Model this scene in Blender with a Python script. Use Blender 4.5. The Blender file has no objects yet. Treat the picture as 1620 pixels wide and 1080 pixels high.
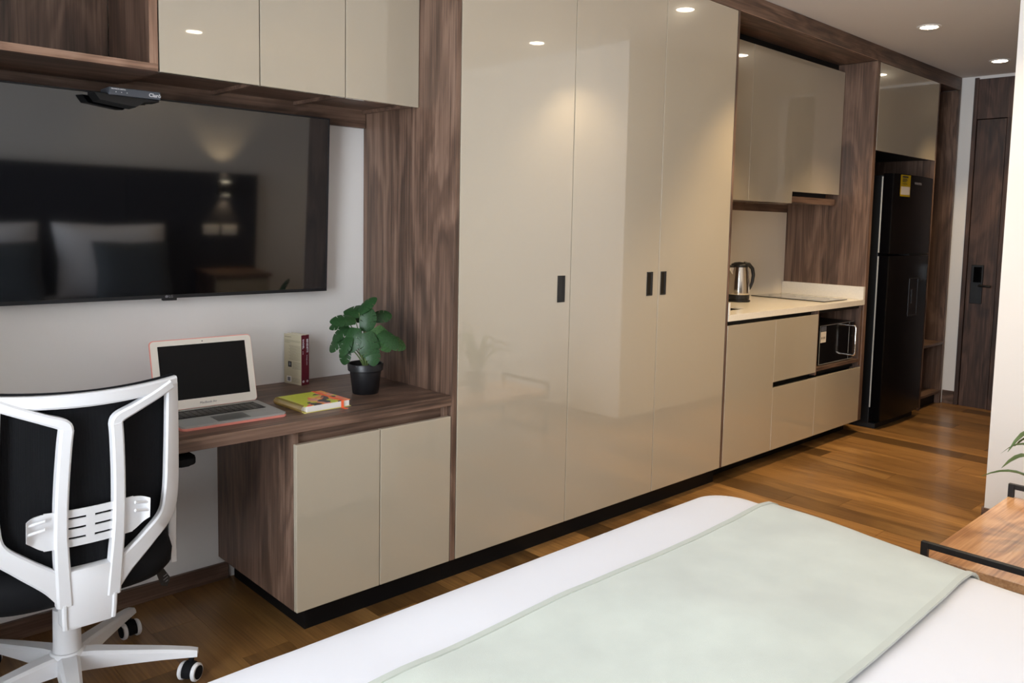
import bpy, bmesh, math, random
from mathutils import Vector, Matrix, noise
R = math.radians
PI = math.pi
scene = bpy.context.scene
COL = scene.collection

# ------------------------------------------------------------------ camera, world, exposure
CAM_LOC = Vector((0.0, -2.35, 1.372))
YAW, PITCH, ROLL = 0.774006, 0.0880048, 0.0221983
FPX, CX, CY = 1290.17, 850.8, 465.9
fw = Vector((math.sin(YAW) * math.cos(PITCH), math.cos(YAW) * math.cos(PITCH), -math.sin(PITCH)))
rt = Vector((math.cos(YAW), -math.sin(YAW), 0))
up = rt.cross(fw)
rt2 = rt * math.cos(ROLL) + up * math.sin(ROLL)
up2 = -rt * math.sin(ROLL) + up * math.cos(ROLL)
cam_d = bpy.data.cameras.new('camera')
cam = bpy.data.objects.new('camera', cam_d)
COL.objects.link(cam)
M = Matrix((rt2, up2, -fw)).transposed().to_4x4()
M.translation = CAM_LOC
cam.matrix_world = M
cam_d.sensor_fit = 'HORIZONTAL'
cam_d.sensor_width = 36.0
cam_d.lens = 36.0 * FPX / 1620.0
cam_d.shift_x = (810.0 - CX) / 1620.0
cam_d.shift_y = (CY - 540.0) / 1620.0
cam_d.clip_start = 0.05
scene.camera = cam

world = bpy.data.worlds.new('world')
scene.world = world
world.use_nodes = True
bgn = world.node_tree.nodes['Background']
bgn.inputs['Color'].default_value = (0.86, 0.93, 1.0, 1)
bgn.inputs['Strength'].default_value = 12.5

vs = scene.view_settings
vs.view_transform = 'Standard'
vs.look = 'None'
vs.gamma = 1.0
vs.exposure = 0.16
vs.use_curve_mapping = False

LAMP_COL = (1.0, 0.74, 0.42)
LAMP_W = 104.0

# room numbers (metres)
XL, XR, XE = -0.80, 4.20, 6.885      # window wall, partition wall, entry wall
YB, YF, YH = 0.61, -3.0, -1.14       # cabinet wall, bed wall, hall wall
ZC = 2.568

# window portal (guides sky light through the opening, gives no light of its own)
pl = bpy.data.lights.new('window_portal', 'AREA')
pl.shape = 'RECTANGLE'; pl.size = 2.3; pl.size_y = 2.25
pl.cycles.is_portal = True
po = bpy.data.objects.new('window_portal', pl)
COL.objects.link(po)
po.location = (XL - 0.02, -1.70, 1.28)
po.rotation_euler = (0, R(-90), 0)
po.rotation_euler = Vector((1, 0, 0)).to_track_quat('-Z', 'Z').to_euler()

# ------------------------------------------------------------------ materials
def srgb(r, g, b):
    f = lambda c: (c / 255 / 12.92) if c / 255 <= 0.04045 else ((c / 255 + 0.055) / 1.055) ** 2.4
    return (f(r), f(g), f(b), 1.0)

MATS = {}
def pbr(name, col, rough=0.5, metal=0.0, coat=0.0, coat_r=0.05, spec=0.5, bump=None, var=None, sheen=0.0):
    m = bpy.data.materials.new(name); m.use_nodes = True
    nt = m.node_tree; b = nt.nodes['Principled BSDF']
    if len(col) == 3: col = (*col, 1)
    b.inputs['Base Color'].default_value = col
    b.inputs['Roughness'].default_value = rough
    b.inputs['Metallic'].default_value = metal
    b.inputs['Coat Weight'].default_value = coat
    b.inputs['Coat Roughness'].default_value = coat_r
    b.inputs['Specular IOR Level'].default_value = spec
    b.inputs['Sheen Weight'].default_value = sheen
    tc = nt.nodes.new('ShaderNodeTexCoord')
    if var:                      # (scale, amount) mottling of the colour
        n = nt.nodes.new('ShaderNodeTexNoise'); n.inputs['Scale'].default_value = var[0]; n.inputs['Detail'].default_value = 4
        nt.links.new(tc.outputs['Object'], n.inputs['Vector'])
        r = nt.nodes.new('ShaderNodeValToRGB')
        a = var[1]
        r.color_ramp.elements[0].position = 0.3; r.color_ramp.elements[1].position = 0.7
        r.color_ramp.elements[0].color = (col[0] * (1 - a), col[1] * (1 - a), col[2] * (1 - a), 1)
        r.color_ramp.elements[1].color = (min(1, col[0] * (1 + a)), min(1, col[1] * (1 + a)), min(1, col[2] * (1 + a)), 1)
        nt.links.new(n.outputs['Fac'], r.inputs['Fac'])
        nt.links.new(r.outputs['Color'], b.inputs['Base Color'])
    if bump:                     # (scale, strength)
        n = nt.nodes.new('ShaderNodeTexNoise'); n.inputs['Scale'].default_value = bump[0]; n.inputs['Detail'].default_value = 3
        nt.links.new(tc.outputs['Object'], n.inputs['Vector'])
        bp = nt.nodes.new('ShaderNodeBump'); bp.inputs['Strength'].default_value = bump[1]; bp.inputs['Distance'].default_value = 0.01
        nt.links.new(n.outputs['Fac'], bp.inputs['Height'])
        nt.links.new(bp.outputs['Normal'], b.inputs['Normal'])
    MATS[name] = m
    return m

def emit(name, col, strength):
    m = bpy.data.materials.new(name); m.use_nodes = True
    nt = m.node_tree; nt.nodes.clear()
    e = nt.nodes.new('ShaderNodeEmission'); e.inputs['Color'].default_value = (*col[:3], 1); e.inputs['Strength'].default_value = strength
    o = nt.nodes.new('ShaderNodeOutputMaterial'); nt.links.new(e.outputs[0], o.inputs[0])
    MATS[name] = m
    return m

def wood(name, axis, dark, mid, light, rough=0.45, grain=1.0, per_object=True, coat=0.0, scale=1.0, tint=0.0, world_coord=False):
    """wood with the grain running along axis (0 x, 1 y, 2 z)"""
    m = bpy.data.materials.new(name); m.use_nodes = True
    nt = m.node_tree; N = nt.nodes.new; L = nt.links.new
    b = nt.nodes['Principled BSDF']
    tc = N('ShaderNodeTexCoord'); oi = N('ShaderNodeObjectInfo')
    src = tc.outputs['Object']
    if world_coord:
        g = N('ShaderNodeNewGeometry'); src = g.outputs['Position']
    off = N('ShaderNodeVectorMath'); off.operation = 'ADD'
    mul = N('ShaderNodeMath'); mul.operation = 'MULTIPLY'; mul.inputs[1].default_value = 37.0 if per_object else 0.0
    L(oi.outputs['Random'], mul.inputs[0])
    L(src, off.inputs[0]); L(mul.outputs[0], off.inputs[1])
    mp = N('ShaderNodeMapping')
    s = [4.2 * scale] * 3; s[axis] = 0.95 * scale
    mp.inputs['Scale'].default_value = s
    L(off.outputs[0], mp.inputs['Vector'])
    n1 = N('ShaderNodeTexNoise'); n1.inputs['Scale'].default_value = 1.0; n1.inputs['Detail'].default_value = 5; n1.inputs['Distortion'].default_value = 0.7
    L(mp.outputs[0], n1.inputs['Vector'])
    # rings: sine of the low noise
    m2 = N('ShaderNodeMath'); m2.operation = 'MULTIPLY'; m2.inputs[1].default_value = 42.0 * grain
    L(n1.outputs['Fac'], m2.inputs[0])
    sn = N('ShaderNodeMath'); sn.operation = 'SINE'; L(m2.outputs[0], sn.inputs[0])
    mp2 = N('ShaderNodeMapping')
    s2 = [130.0 * scale] * 3; s2[axis] = 2.6 * scale
    mp2.inputs['Scale'].default_value = s2
    L(off.outputs[0], mp2.inputs['Vector'])
    n2 = N('ShaderNodeTexNoise'); n2.inputs['Scale'].default_value = 1.0; n2.inputs['Detail'].default_value = 3
    L(mp2.outputs[0], n2.inputs['Vector'])
    def math_(op, a, bb):
        k = N('ShaderNodeMath'); k.operation = op
        for i, v in enumerate((a, bb)):
            if isinstance(v, float): k.inputs[i].default_value = v
            else: L(v, k.inputs[i])
        return k.outputs[0]
    t = math_('MULTIPLY', sn.outputs[0], 0.085)
    t = math_('ADD', t, math_('MULTIPLY', n2.outputs['Fac'], 0.55))
    t = math_('ADD', t, math_('MULTIPLY', n1.outputs['Fac'], 0.45))
    mp3 = N('ShaderNodeMapping'); s3 = [22.0 * scale] * 3; s3[axis] = 0.9 * scale
    mp3.inputs['Scale'].default_value = s3; L(off.outputs[0], mp3.inputs['Vector'])
    n3 = N('ShaderNodeTexNoise'); n3.inputs['Scale'].default_value = 1.0; n3.inputs['Detail'].default_value = 6; n3.inputs['Roughness'].default_value = 0.65; n3.inputs['Distortion'].default_value = 0.9
    L(mp3.outputs[0], n3.inputs['Vector'])
    st = N('ShaderNodeMapRange'); st.inputs['From Min'].default_value = 0.30; st.inputs['From Max'].default_value = 0.52; st.inputs['To Min'].default_value = 0.0; st.inputs['To Max'].default_value = 0.12
    L(n3.outputs['Fac'], st.inputs['Value'])
    t = math_('ADD', t, st.outputs[0])
    t = math_('SUBTRACT', t, 0.14)
    rp = N('ShaderNodeValToRGB')
    e = rp.color_ramp.elements
    e[0].position = 0.25; e[0].color = dark
    e[1].position = 0.72; e[1].color = light
    k = e.new(0.48); k.color = mid
    L(t, rp.inputs['Fac'])
    colout = rp.outputs['Color']
    if tint > 0:
        hv = N('ShaderNodeHueSaturation')
        mr = N('ShaderNodeMapRange'); mr.inputs['To Min'].default_value = 1 - tint; mr.inputs['To Max'].default_value = 1 + tint
        rnd = N('ShaderNodeTexWhiteNoise'); rnd.noise_dimensions = '1D'
        L(oi.outputs['Random'], rnd.inputs['W'])
        L(rnd.outputs['Value'], mr.inputs['Value'])
        L(mr.outputs[0], hv.inputs['Value']); L(colout, hv.inputs['Color'])
        colout = hv.outputs['Color']
    L(colout, b.inputs['Base Color'])
    b.inputs['Roughness'].default_value = rough
    b.inputs['Coat Weight'].default_value = coat; b.inputs['Coat Roughness'].default_value = 0.12
    bp = N('ShaderNodeBump'); bp.inputs['Strength'].default_value = 0.12; bp.inputs['Distance'].default_value = 0.004
    L(n2.outputs['Fac'], bp.inputs['Height']); L(bp.outputs['Normal'], b.inputs['Normal'])
    MATS[name] = m
    return m

WD = (srgb(63, 47, 38), srgb(102, 78, 64), srgb(138, 110, 93))
wood('wood_z', 2, *WD); wood('wood_x', 0, *WD); wood('wood_y', 1, *WD)
WE = (srgb(110, 82, 66), srgb(150, 116, 95), srgb(178, 144, 122))
wood('wood_edge_x', 0, *WE); wood('wood_edge_z', 2, *WE)
wood('floor_wood', 1, srgb(100, 69, 36), srgb(126, 91, 50), srgb(154, 115, 67), rough=0.33, coat=0.2, tint=0.58, world_coord=True, grain=0.5)
wood('bench_wood', 0, srgb(144, 98, 62), srgb(198, 148, 104), srgb(224, 180, 136), rough=0.28, coat=0.4, grain=0.9)
wood('door_wood', 2, srgb(44, 30, 24), srgb(74, 53, 44), srgb(104, 78, 66), rough=0.5)

pbr('lacquer', srgb(180, 168, 148), rough=0.22, coat=1.0, coat_r=0.02, spec=0.6)
MATS['lacquer'].node_tree.nodes['Principled BSDF'].inputs['Coat IOR'].default_value = 1.95
pbr('lacquer_edge', srgb(214, 204, 186), rough=0.3)
pbr('wall_paint', srgb(232, 228, 224), rough=0.6, bump=(60, 0.02))
pbr('ceiling_paint', srgb(226, 220, 214), rough=0.75)
pbr('plinth_black', srgb(9, 9, 11), rough=0.5, spec=0.2)
pbr('black_gap', srgb(10, 9, 9), rough=0.6)
pbr('matte_black', srgb(18, 18, 20), rough=0.45)
pbr('gloss_black', srgb(6, 6, 7), rough=0.12, spec=0.4)
pbr('soft_black', srgb(13, 14, 18), rough=0.8, spec=0.25)
pbr('tv_glass', srgb(9, 9, 11), rough=0.05, spec=0.9, coat=0.5, coat_r=0.04)
pbr('tv_bezel', srgb(40, 40, 43), rough=0.3, metal=0.4)
pbr('box_grey', srgb(92, 97, 106), rough=0.35)
pbr('white_plastic', srgb(236, 236, 238), rough=0.35)
pbr('white_print', srgb(235, 235, 238), rough=0.5)
pbr('grey_print', srgb(120, 118, 122), rough=0.5)
pbr('dark_print', srgb(70, 62, 55), rough=0.6)
pbr('coral_case', srgb(228, 142, 128), rough=0.4)
pbr('aluminium', srgb(165, 164, 160), rough=0.45, metal=0.2)
pbr('laptop_bezel', srgb(222, 214, 203), rough=0.4, metal=0.1)
pbr('trackpad', srgb(112, 112, 110), rough=0.4, metal=0.3)
pbr('screen_off', srgb(15, 15, 17), rough=0.3, spec=0.12)
pbr('beige_cover', srgb(196, 186, 158), rough=0.6)
pbr('maroon_cover', srgb(104, 26, 42), rough=0.45)
pbr('paper', srgb(232, 228, 222), rough=0.7)
pbr('gold_wire', srgb(226, 200, 140), rough=0.25, metal=0.9)
pbr('yellow_board', srgb(226, 214, 120), rough=0.5)
pbr('orange_elastic', srgb(246, 110, 66), rough=0.6)
pbr('leaf_green', srgb(38, 68, 36), rough=0.40, spec=0.3, var=(18, 0.35))
pbr('leaf_yellowish', srgb(58, 90, 50), rough=0.42, spec=0.3, var=(14, 0.4))
pbr('leaf_pale', srgb(112, 140, 92), rough=0.4, var=(9, 0.25))
pbr('stem_green', srgb(98, 116, 66), rough=0.5)
pbr('soil', srgb(24, 19, 16), rough=0.9, bump=(80, 0.5))
pbr('pot_black', srgb(20, 20, 23), rough=0.38)
pbr('steel', srgb(205, 198, 188), rough=0.16, metal=1.0)
pbr('chrome', srgb(225, 222, 218), rough=0.08, metal=1.0)
pbr('counter_stone', srgb(238, 230, 216), rough=0.22, var=(120, 0.03), coat=0.2)
pbr('backsplash', srgb(226, 218, 206), rough=0.3)
pbr('hob_glass', srgb(12, 12, 13), rough=0.06, coat=0.8)
pbr('fridge_black', srgb(6, 5, 6), rough=0.22, spec=0.18)
pbr('fridge_side', srgb(18, 19, 22), rough=0.45, spec=0.3)
pbr('strip_grey', srgb(178, 176, 172), rough=0.35)
pbr('label_yellow', srgb(226, 196, 30), rough=0.5)
pbr('label_white', srgb(226, 214, 198), rough=0.5)
pbr('sticker_white', srgb(220, 212, 200), rough=0.5)
pbr('linen', srgb(232, 231, 236), rough=0.85, sheen=0.15, bump=(7, 0.12))
pbr('throw', srgb(192, 197, 186), rough=0.95, sheen=0.5, bump=(700, 0.15), var=(7, 0.075))
pbr('throw_hem', srgb(186, 190, 179), rough=0.95, sheen=0.4, bump=(700, 0.12))
pbr('headboard_cloth', srgb(48, 48, 56), rough=0.9, bump=(300, 0.2))
pbr('grey_cloth', srgb(74, 80, 86), rough=0.9, bump=(200, 0.2))
pbr('steel_black', srgb(20, 20, 22), rough=0.5)
pbr('lamp_trim', srgb(238, 234, 228), rough=0.4)
pbr('socket_white', srgb(236, 232, 226), rough=0.4)
pbr('window_frame', srgb(60, 60, 64), rough=0.4)
emit('lamp_glow', (1.0, 0.86, 0.62), 26.0)

# lumpy chair cloth: fine ribbed mesh fabric
def ribbed(name, col, sc):
    m = pbr(name, col, rough=0.8)
    nt = m.node_tree; b = nt.nodes['Principled BSDF']
    tc = nt.nodes.new('ShaderNodeTexCoord'); w = nt.nodes.new('ShaderNodeTexWave')
    w.inputs['Scale'].default_value = sc
    nt.links.new(tc.outputs['Object'], w.inputs['Vector'])
    bp = nt.nodes.new('ShaderNodeBump'); bp.inputs['Strength'].default_value = 0.4; bp.inputs['Distance'].default_value = 0.002
    nt.links.new(w.outputs['Fac'], bp.inputs['Height']); nt.links.new(bp.outputs['Normal'], b.inputs['Normal'])
ribbed('mesh_black', srgb(17, 18, 24), 90)

# notebook cover print: bright blocks
def cover_print():
    m = bpy.data.materials.new('notebook_cover'); m.use_nodes = True
    nt = m.node_tree; b = nt.nodes['Principled BSDF']; N = nt.nodes.new; L = nt.links.new
    tc = N('ShaderNodeTexCoord'); v = N('ShaderNodeTexVoronoi'); v.inputs['Scale'].default_value = 34
    n = N('ShaderNodeTexNoise'); n.inputs['Scale'].default_value = 11
    mx = N('ShaderNodeVectorMath'); mx.operation = 'MULTIPLY_ADD'; mx.inputs[1].default_value = (0.12, 0.12, 0.12)
    L(tc.outputs['Object'], n.inputs['Vector']); L(n.outputs['Color'], mx.inputs[0]); L(tc.outputs['Object'], mx.inputs[2])
    L(mx.outputs[0], v.inputs['Vector'])
    sp = N('ShaderNodeSeparateColor'); L(v.outputs['Color'], sp.inputs[0])
    r = N('ShaderNodeValToRGB'); r.color_ramp.interpolation = 'CONSTANT'
    cols = [(0.0, srgb(240, 150, 50)), (0.3, srgb(48, 38, 40)), (0.47, srgb(240, 110, 80)), (0.62, srgb(238, 196, 70)), (0.8, srgb(230, 150, 140)), (0.9, srgb(196, 204, 44))]
    e = r.color_ramp.elements
    e[0].color = cols[0][1]; e[1].position = cols[1][0]; e[1].color = cols[1][1]
    for p_, c_ in cols[2:]:
        k = e.new(p_); k.color = c_
    L(sp.outputs[0], r.inputs['Fac'])
    # left half mostly plain lime
    sx = N('ShaderNodeSeparateXYZ'); L(tc.outputs['Object'], sx.inputs[0])
    ad = N('ShaderNodeMath'); ad.operation = 'MULTIPLY_ADD'; ad.inputs[1].default_value = -1.4
    L(sx.outputs['X'], ad.inputs[0]); L(sx.outputs['Y'], ad.inputs[2])
    n3 = N('ShaderNodeMath'); n3.operation = 'MULTIPLY_ADD'; n3.inputs[1].default_value = 0.16
    L(n.outputs['Fac'], n3.inputs[0]); L(ad.outputs[0], n3.inputs[2])
    gt = N('ShaderNodeMath'); gt.operation = 'GREATER_THAN'; gt.inputs[1].default_value = 0.095
    L(n3.outputs[0], gt.inputs[0])
    mix = N('ShaderNodeMix'); mix.data_type = 'RGBA'
    L(gt.outputs[0], mix.inputs['Factor']); L(r.outputs['Color'], mix.inputs['A']); mix.inputs['B'].default_value = srgb(198, 206, 40)
    L(mix.outputs['Result'], b.inputs['Base Color'])
    b.inputs['Roughness'].default_value = 0.35
    MATS['notebook_cover'] = m
cover_print()

# clear window glass: lets the sky through, a little mirror at grazing angles
def pane_glass():
    m = bpy.data.materials.new('pane_glass'); m.use_nodes = True
    nt = m.node_tree; nt.nodes.clear(); N = nt.nodes.new
    t = N('ShaderNodeBsdfTransparent'); g = N('ShaderNodeBsdfGlossy'); g.inputs['Roughness'].default_value = 0.02
    f = N('ShaderNodeFresnel'); f.inputs['IOR'].default_value = 1.45
    x = N('ShaderNodeMixShader'); o = N('ShaderNodeOutputMaterial')
    nt.links.new(f.outputs[0], x.inputs[0]); nt.links.new(t.outputs[0], x.inputs[1]); nt.links.new(g.outputs[0], x.inputs[2]); nt.links.new(x.outputs[0], o.inputs[0])
    MATS['pane_glass'] = m
pane_glass()

# ------------------------------------------------------------------ geometry helpers
def link_mesh(name, bm, mat, parent=None, smooth=False, angle=40):
    bmesh.ops.recalc_face_normals(bm, faces=bm.faces[:])
    me = bpy.data.meshes.new(name)
    bm.to_mesh(me); bm.free()
    o = bpy.data.objects.new(name, me)
    COL.objects.link(o)
    if isinstance(mat, str): mat = MATS[mat]
    me.materials.append(mat)
    if parent: o.parent = parent
    if smooth:
        me.shade_smooth()
        try: me.set_sharp_from_angle(angle=R(angle))
        except Exception: pass
    return o

def box(bm, x0, x1, y0, y1, z0, z1, bev=0.0, seg=2):
    c = [bm.verts.new(p) for p in ((x0, y0, z0), (x1, y0, z0), (x1, y1, z0), (x0, y1, z0), (x0, y0, z1), (x1, y0, z1), (x1, y1, z1), (x0, y1, z1))]
    fs = [bm.faces.new([c[i] for i in q]) for q in ((0, 3, 2, 1), (4, 5, 6, 7), (0, 1, 5, 4), (1, 2, 6, 5), (2, 3, 7, 6), (3, 0, 4, 7))]
    if bev > 0:
        es = set(e for f in fs for e in f.edges)
        bmesh.ops.bevel(bm, geom=list(es), offset=bev, segments=seg, profile=0.5, affect='EDGES', clamp_overlap=True)

def thing(name, label, cat, loc=(0, 0, 0), rotz=0.0, group=None):
    o = bpy.data.objects.new(name, None); COL.objects.link(o)
    o.empty_display_size = 0.05
    o.location = loc; o.rotation_euler = (0, 0, rotz)
    o['label'] = label; o['category'] = cat
    if group: o['group'] = group
    return o

def tag(o, label, cat, group=None):
    o['label'] = label; o['category'] = cat
    if group: o['group'] = group
    return o

def part(name, root, mat, boxes, bev=0.0015, label=None, world=True, parent=None, seg=2):
    """one mesh of one or more boxes given in world coordinates (world=True) or in the thing's own"""
    bm = bmesh.new()
    l = root.location if (world and root) else Vector((0, 0, 0))
    for b in boxes:
        box(bm, b[0] - l.x, b[1] - l.x, b[2] - l.y, b[3] - l.y, b[4] - l.z, b[5] - l.z, bev, seg)
    o = link_mesh(name, bm, mat, parent or root)
    if label: o['label'] = label
    return o

def structure(name, mat, boxes, bev=0.0, parent=None):
    bm = bmesh.new()
    for b in boxes: box(bm, *b, bev)
    o = link_mesh(name, bm, mat, parent)
    if parent is None: o['kind'] = 'structure'
    return o

def tube(bm, pts, r, n=10, cap=True, closed=False):
    """tube along points; r is a number or a list"""
    pts = [Vector(p) for p in pts]
    rings = []
    k = len(pts)
    prev = None
    for i, p in enumerate(pts):
        if closed: t = pts[(i + 1) % k] - pts[(i - 1) % k]
        else: t = pts[min(i + 1, k - 1)] - pts[max(i - 1, 0)]
        t.normalize()
        if prev is None:
            a = Vector((0, 0, 1)) if abs(t.z) < 0.9 else Vector((1, 0, 0))
            u = t.cross(a).normalized()
        else:
            u = (prev - t * prev.dot(t)).normalized()
        prev = u
        v = t.cross(u)
        rr = r[i] if isinstance(r, (list, tuple)) else r
        rings.append([bm.verts.new(p + (u * math.cos(2 * PI * j / n) + v * math.sin(2 * PI * j / n)) * rr) for j in range(n)])
    m = k if closed else k - 1
    for i in range(m):
        a, b = rings[i], rings[(i + 1) % k]
        for j in range(n): bm.faces.new((a[j], a[(j + 1) % n], b[(j + 1) % n], b[j]))
    if cap and not closed:
        bm.faces.new(rings[0][::-1]); bm.faces.new(rings[-1])

def lathe(bm, prof, n=32, c=(0, 0, 0), squash=1.0):
    rings = []
    for r, z in prof:
        if r < 1e-6: rings.append([bm.verts.new((c[0], c[1], c[2] + z))])
        else: rings.append([bm.verts.new((c[0] + r * math.cos(2 * PI * j / n), c[1] + r * squash * math.sin(2 * PI * j / n), c[2] + z)) for j in range(n)])
    for a, b in zip(rings, rings[1:]):
        for j in range(n):
            q = [a[j % len(a)], a[(j + 1) % n % len(a)] if len(a) > 1 else None, b[(j + 1) % n] if len(b) > 1 else None, b[j % len(b)]]
            q = [v for v in q if v is not None]
            if len(set(q)) >= 3: bm.faces.new(q)

def prism(bm, pts, axis, a0, a1, bev=0.0):
    """extrude a 2-D outline along an axis. axis 'x': pts (y,z); 'y': pts (x,z); 'z': pts (x,y)"""
    def mk(p, a):
        return {'x': (a, p[0], p[1]), 'y': (p[0], a, p[1]), 'z': (p[0], p[1], a)}[axis]
    A = [bm.verts.new(mk(p, a0)) for p in pts]; B = [bm.verts.new(mk(p, a1)) for p in pts]
    fs = [bm.faces.new(A[::-1]), bm.faces.new(B)]
    n = len(pts)
    for i in range(n): fs.append(bm.faces.new((A[i], A[(i + 1) % n], B[(i + 1) % n], B[i])))
    if bev:
        es = set(e for f in fs[:2] for e in f.edges)
        bmesh.ops.bevel(bm, geom=list(es), offset=bev, segments=2, profile=0.5, affect='EDGES', clamp_overlap=True)

def rrect(w, h, r, n=6, cx=0.0, cy=0.0):
    out = []
    for sx, sy, a0 in ((1, 1, 0), (-1, 1, 90), (-1, -1, 180), (1, -1, 270)):
        for k in range(n + 1):
            a = R(a0 + 90 * k / n)
            out.append((cx + sx * (w / 2 - r) + r * math.cos(a), cy + sy * (h / 2 - r) + r * math.sin(a)))
    return out

def text(body, size, root, mat, loc, normal, xdir, name='lettering', bold=0.0, align='LEFT', depth=0.0003, parent=None):
    """flat print: the word as a thin mesh lying on a surface (local coordinates of root)"""
    cu = bpy.data.curves.new('t', 'FONT'); cu.body = body; cu.size = size; cu.extrude = depth; cu.offset = bold; cu.align_x = align
    cu.resolution_u = 3
    ob = bpy.data.objects.new('t', cu); COL.objects.link(ob)
    dg = bpy.context.evaluated_depsgraph_get()
    me = bpy.data.meshes.new_from_object(ob.evaluated_get(dg))
    bpy.data.objects.remove(ob); bpy.data.curves.remove(cu)
    z = Vector(normal).normalized(); x = Vector(xdir).normalized(); y = z.cross(x)
    mt = Matrix((x, y, z)).transposed().to_4x4(); mt.translation = Vector(loc)
    me.transform(mt)
    me.name = name
    o = bpy.data.objects.new(name, me); COL.objects.link(o)
    me.materials.clear(); me.materials.append(MATS[mat])
    o.parent = parent or root
    return o

def copy_tree(o, parent=None):
    c = o.copy(); COL.objects.link(c); c.parent = parent
    for ch in o.children: copy_tree(ch, c)
    return c

random.seed(7)

# ------------------------------------------------------------------ the room
PLZ = 0.012
floor = structure('floor', 'black_gap', [(XL, XE + 0.12, YF, YB, -0.06, -PLZ)])
PW = 0.155
cols = int((XE - XL) / PW) + 1
cnt = 0
for i in range(cols):
    x0 = XL + i * PW; x1 = min(x0 + PW, XE)
    y = YF - random.uniform(0, 1.0)
    while y < YB:
        ln = random.choice((0.9, 1.2, 1.45))
        a, b_ = max(y, YF), min(y + ln, YB)
        y += ln
        if b_ - a < 0.02: continue
        # strips that lie under the bathroom block behind the partition wall are never seen
        if x0 > XR + 0.12:
            if b_ <= YH: continue
            a = max(a, YH - 0.02)
        bm = bmesh.new()
        cx_, cy_ = (x0 + x1) / 2, (a + b_) / 2
        box(bm, x0 + 0.0006 - cx_, x1 - 0.0006 - cx_, a + 0.0006 - cy_, b_ - 0.0006 - cy_, -PLZ, 0.0, 0.0)
        o = link_mesh('plank', bm, 'floor_wood', floor)
        o.location = (cx_, cy_, 0)
        cnt += 1

structure('ceiling', 'ceiling_paint', [(XL - 0.15, XE + 0.15, YF - 0.15, YB + 0.15, ZC, ZC + 0.08)])
structure('wall_back', 'wall_paint', [(XL - 0.15, XE + 0.15, YB, YB + 0.12, -0.06, ZC)])
structure('wall_front', 'wall_paint', [(XL - 0.15, XR + 0.12, YF - 0.12, YF, -0.06, ZC)])
structure('wall_right', 'wall_paint', [(XR, XR + 0.12, YF, YH, -0.06, ZC)])
structure('wall_hall', 'wall_paint', [(XR + 0.12, 5.50, YH - 0.12, YH, -0.06, ZC), (6.55, XE, YH - 0.12, YH, -0.06, ZC), (5.50, 6.55, YH - 0.12, YH, 2.36, ZC)])
d2_ = structure('door_2', 'door_wood', [(5.50, 5.56, YH - 0.10, YH + 0.012, -0.011, 2.36), (6.49, 6.55, YH - 0.10, YH + 0.012, -0.011, 2.36), (5.56, 6.49, YH - 0.10, YH + 0.012, 2.30, 2.36)], 0.001)
structure('leaf', 'door_wood', [(5.563, 6.487, YH - 0.05, YH - 0.005, -0.011, 2.297)], 0.001, parent=d2_)
# entry wall with the opening for the door
DY0, DY1 = -0.091, -1.06
structure('wall_entry', 'wall_paint', [(XE, XE + 0.12, DY0, YB, -0.06, ZC), (XE, XE + 0.12, YH, DY1, -0.06, ZC), (XE, XE + 0.12, DY1, DY0, 2.545, ZC)])
# window wall with a wide opening
WY0, WY1, WZ0, WZ1 = -2.85, -0.55, 0.15, 2.40
structure('wall_left', 'wall_paint', [(XL - 0.15, XL, YF, WY0, -0.06, ZC), (XL - 0.15, XL, WY1, YB, -0.06, ZC),
                                     (XL - 0.15, XL, WY0, WY1, -0.06, WZ0), (XL - 0.15, XL, WY0, WY1, WZ1, ZC)])
win = structure('window_1', 'window_frame', [(XL - 0.10, XL - 0.05, WY0, WY1, WZ0, WZ0 + 0.05), (XL - 0.10, XL - 0.05, WY0, WY1, WZ1 - 0.05, WZ1),
                                            (XL - 0.10, XL - 0.05, WY0, WY0 + 0.05, WZ0 + 0.05, WZ1 - 0.05), (XL - 0.10, XL - 0.05, WY1 - 0.05, WY1, WZ0 + 0.05, WZ1 - 0.05),
                                            (XL - 0.10, XL - 0.05, -1.725, -1.675, WZ0 + 0.05, WZ1 - 0.05)])
for a, b_ in ((WY0 + 0.05, -1.725), (-1.675, WY1 - 0.05)):
    structure('pane', 'pane_glass', [(XL - 0.078, XL - 0.072, a, b_, WZ0 + 0.05, WZ1 - 0.05)], parent=win)

structure('baseboard_back', 'wood_x', [(XL, 1.27, YB - 0.014, YB, 0.0, 0.064)], 0.002)
structure('baseboard_right', 'wood_y', [(XR - 0.012, XR, YF, YH, 0.0, 0.064)], 0.002)
structure('baseboard_front', 'wood_x', [(XL, XR - 0.014, YF, YF + 0.012, 0.0, 0.064)], 0.002)
structure('baseboard_entry', 'wood_y', [(XE - 0.013, XE, -0.089, -0.002, 0.0, 0.105)], 0.002)
structure('baseboard_hall', 'wood_x', [(XR, 5.498, YH, YH + 0.012, 0.0, 0.064)], 0.002)

# entry door
door = structure('door_1', 'door_wood', [(XE - 0.012, XE + 0.06, -0.121, -0.091, 0.0, 2.556),
                                        (XE - 0.004, XE + 0.05, -1.06, -0.121, 2.242, 2.545),
                                        (XE - 0.010, XE + 0.05, -1.06, -0.338, 0.0, 2.242)], 0.0015)
leaf = structure('leaf', 'door_wood', [(XE - 0.002, XE + 0.04, -0.333, -0.126, -0.011, 2.236)], 0.0015, parent=door)
structure('light_block_sheet', 'black_gap', [(XE + 0.0405, XE + 0.055, -1.06, -0.091, -0.0115, 2.545)], parent=door)  # black sheet added behind the door to block leaking sky light
lk = structure('lock_plate', 'matte_black', [(XE - 0.022, XE - 0.002, -0.246, -0.160, 0.818, 1.120)], 0.004, parent=door)
structure('lock_reader', 'gloss_black', [(XE - 0.027, XE - 0.022, -0.238, -0.180, 0.985, 1.105)], 0.002, parent=lk)
bm = bmesh.new()
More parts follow.
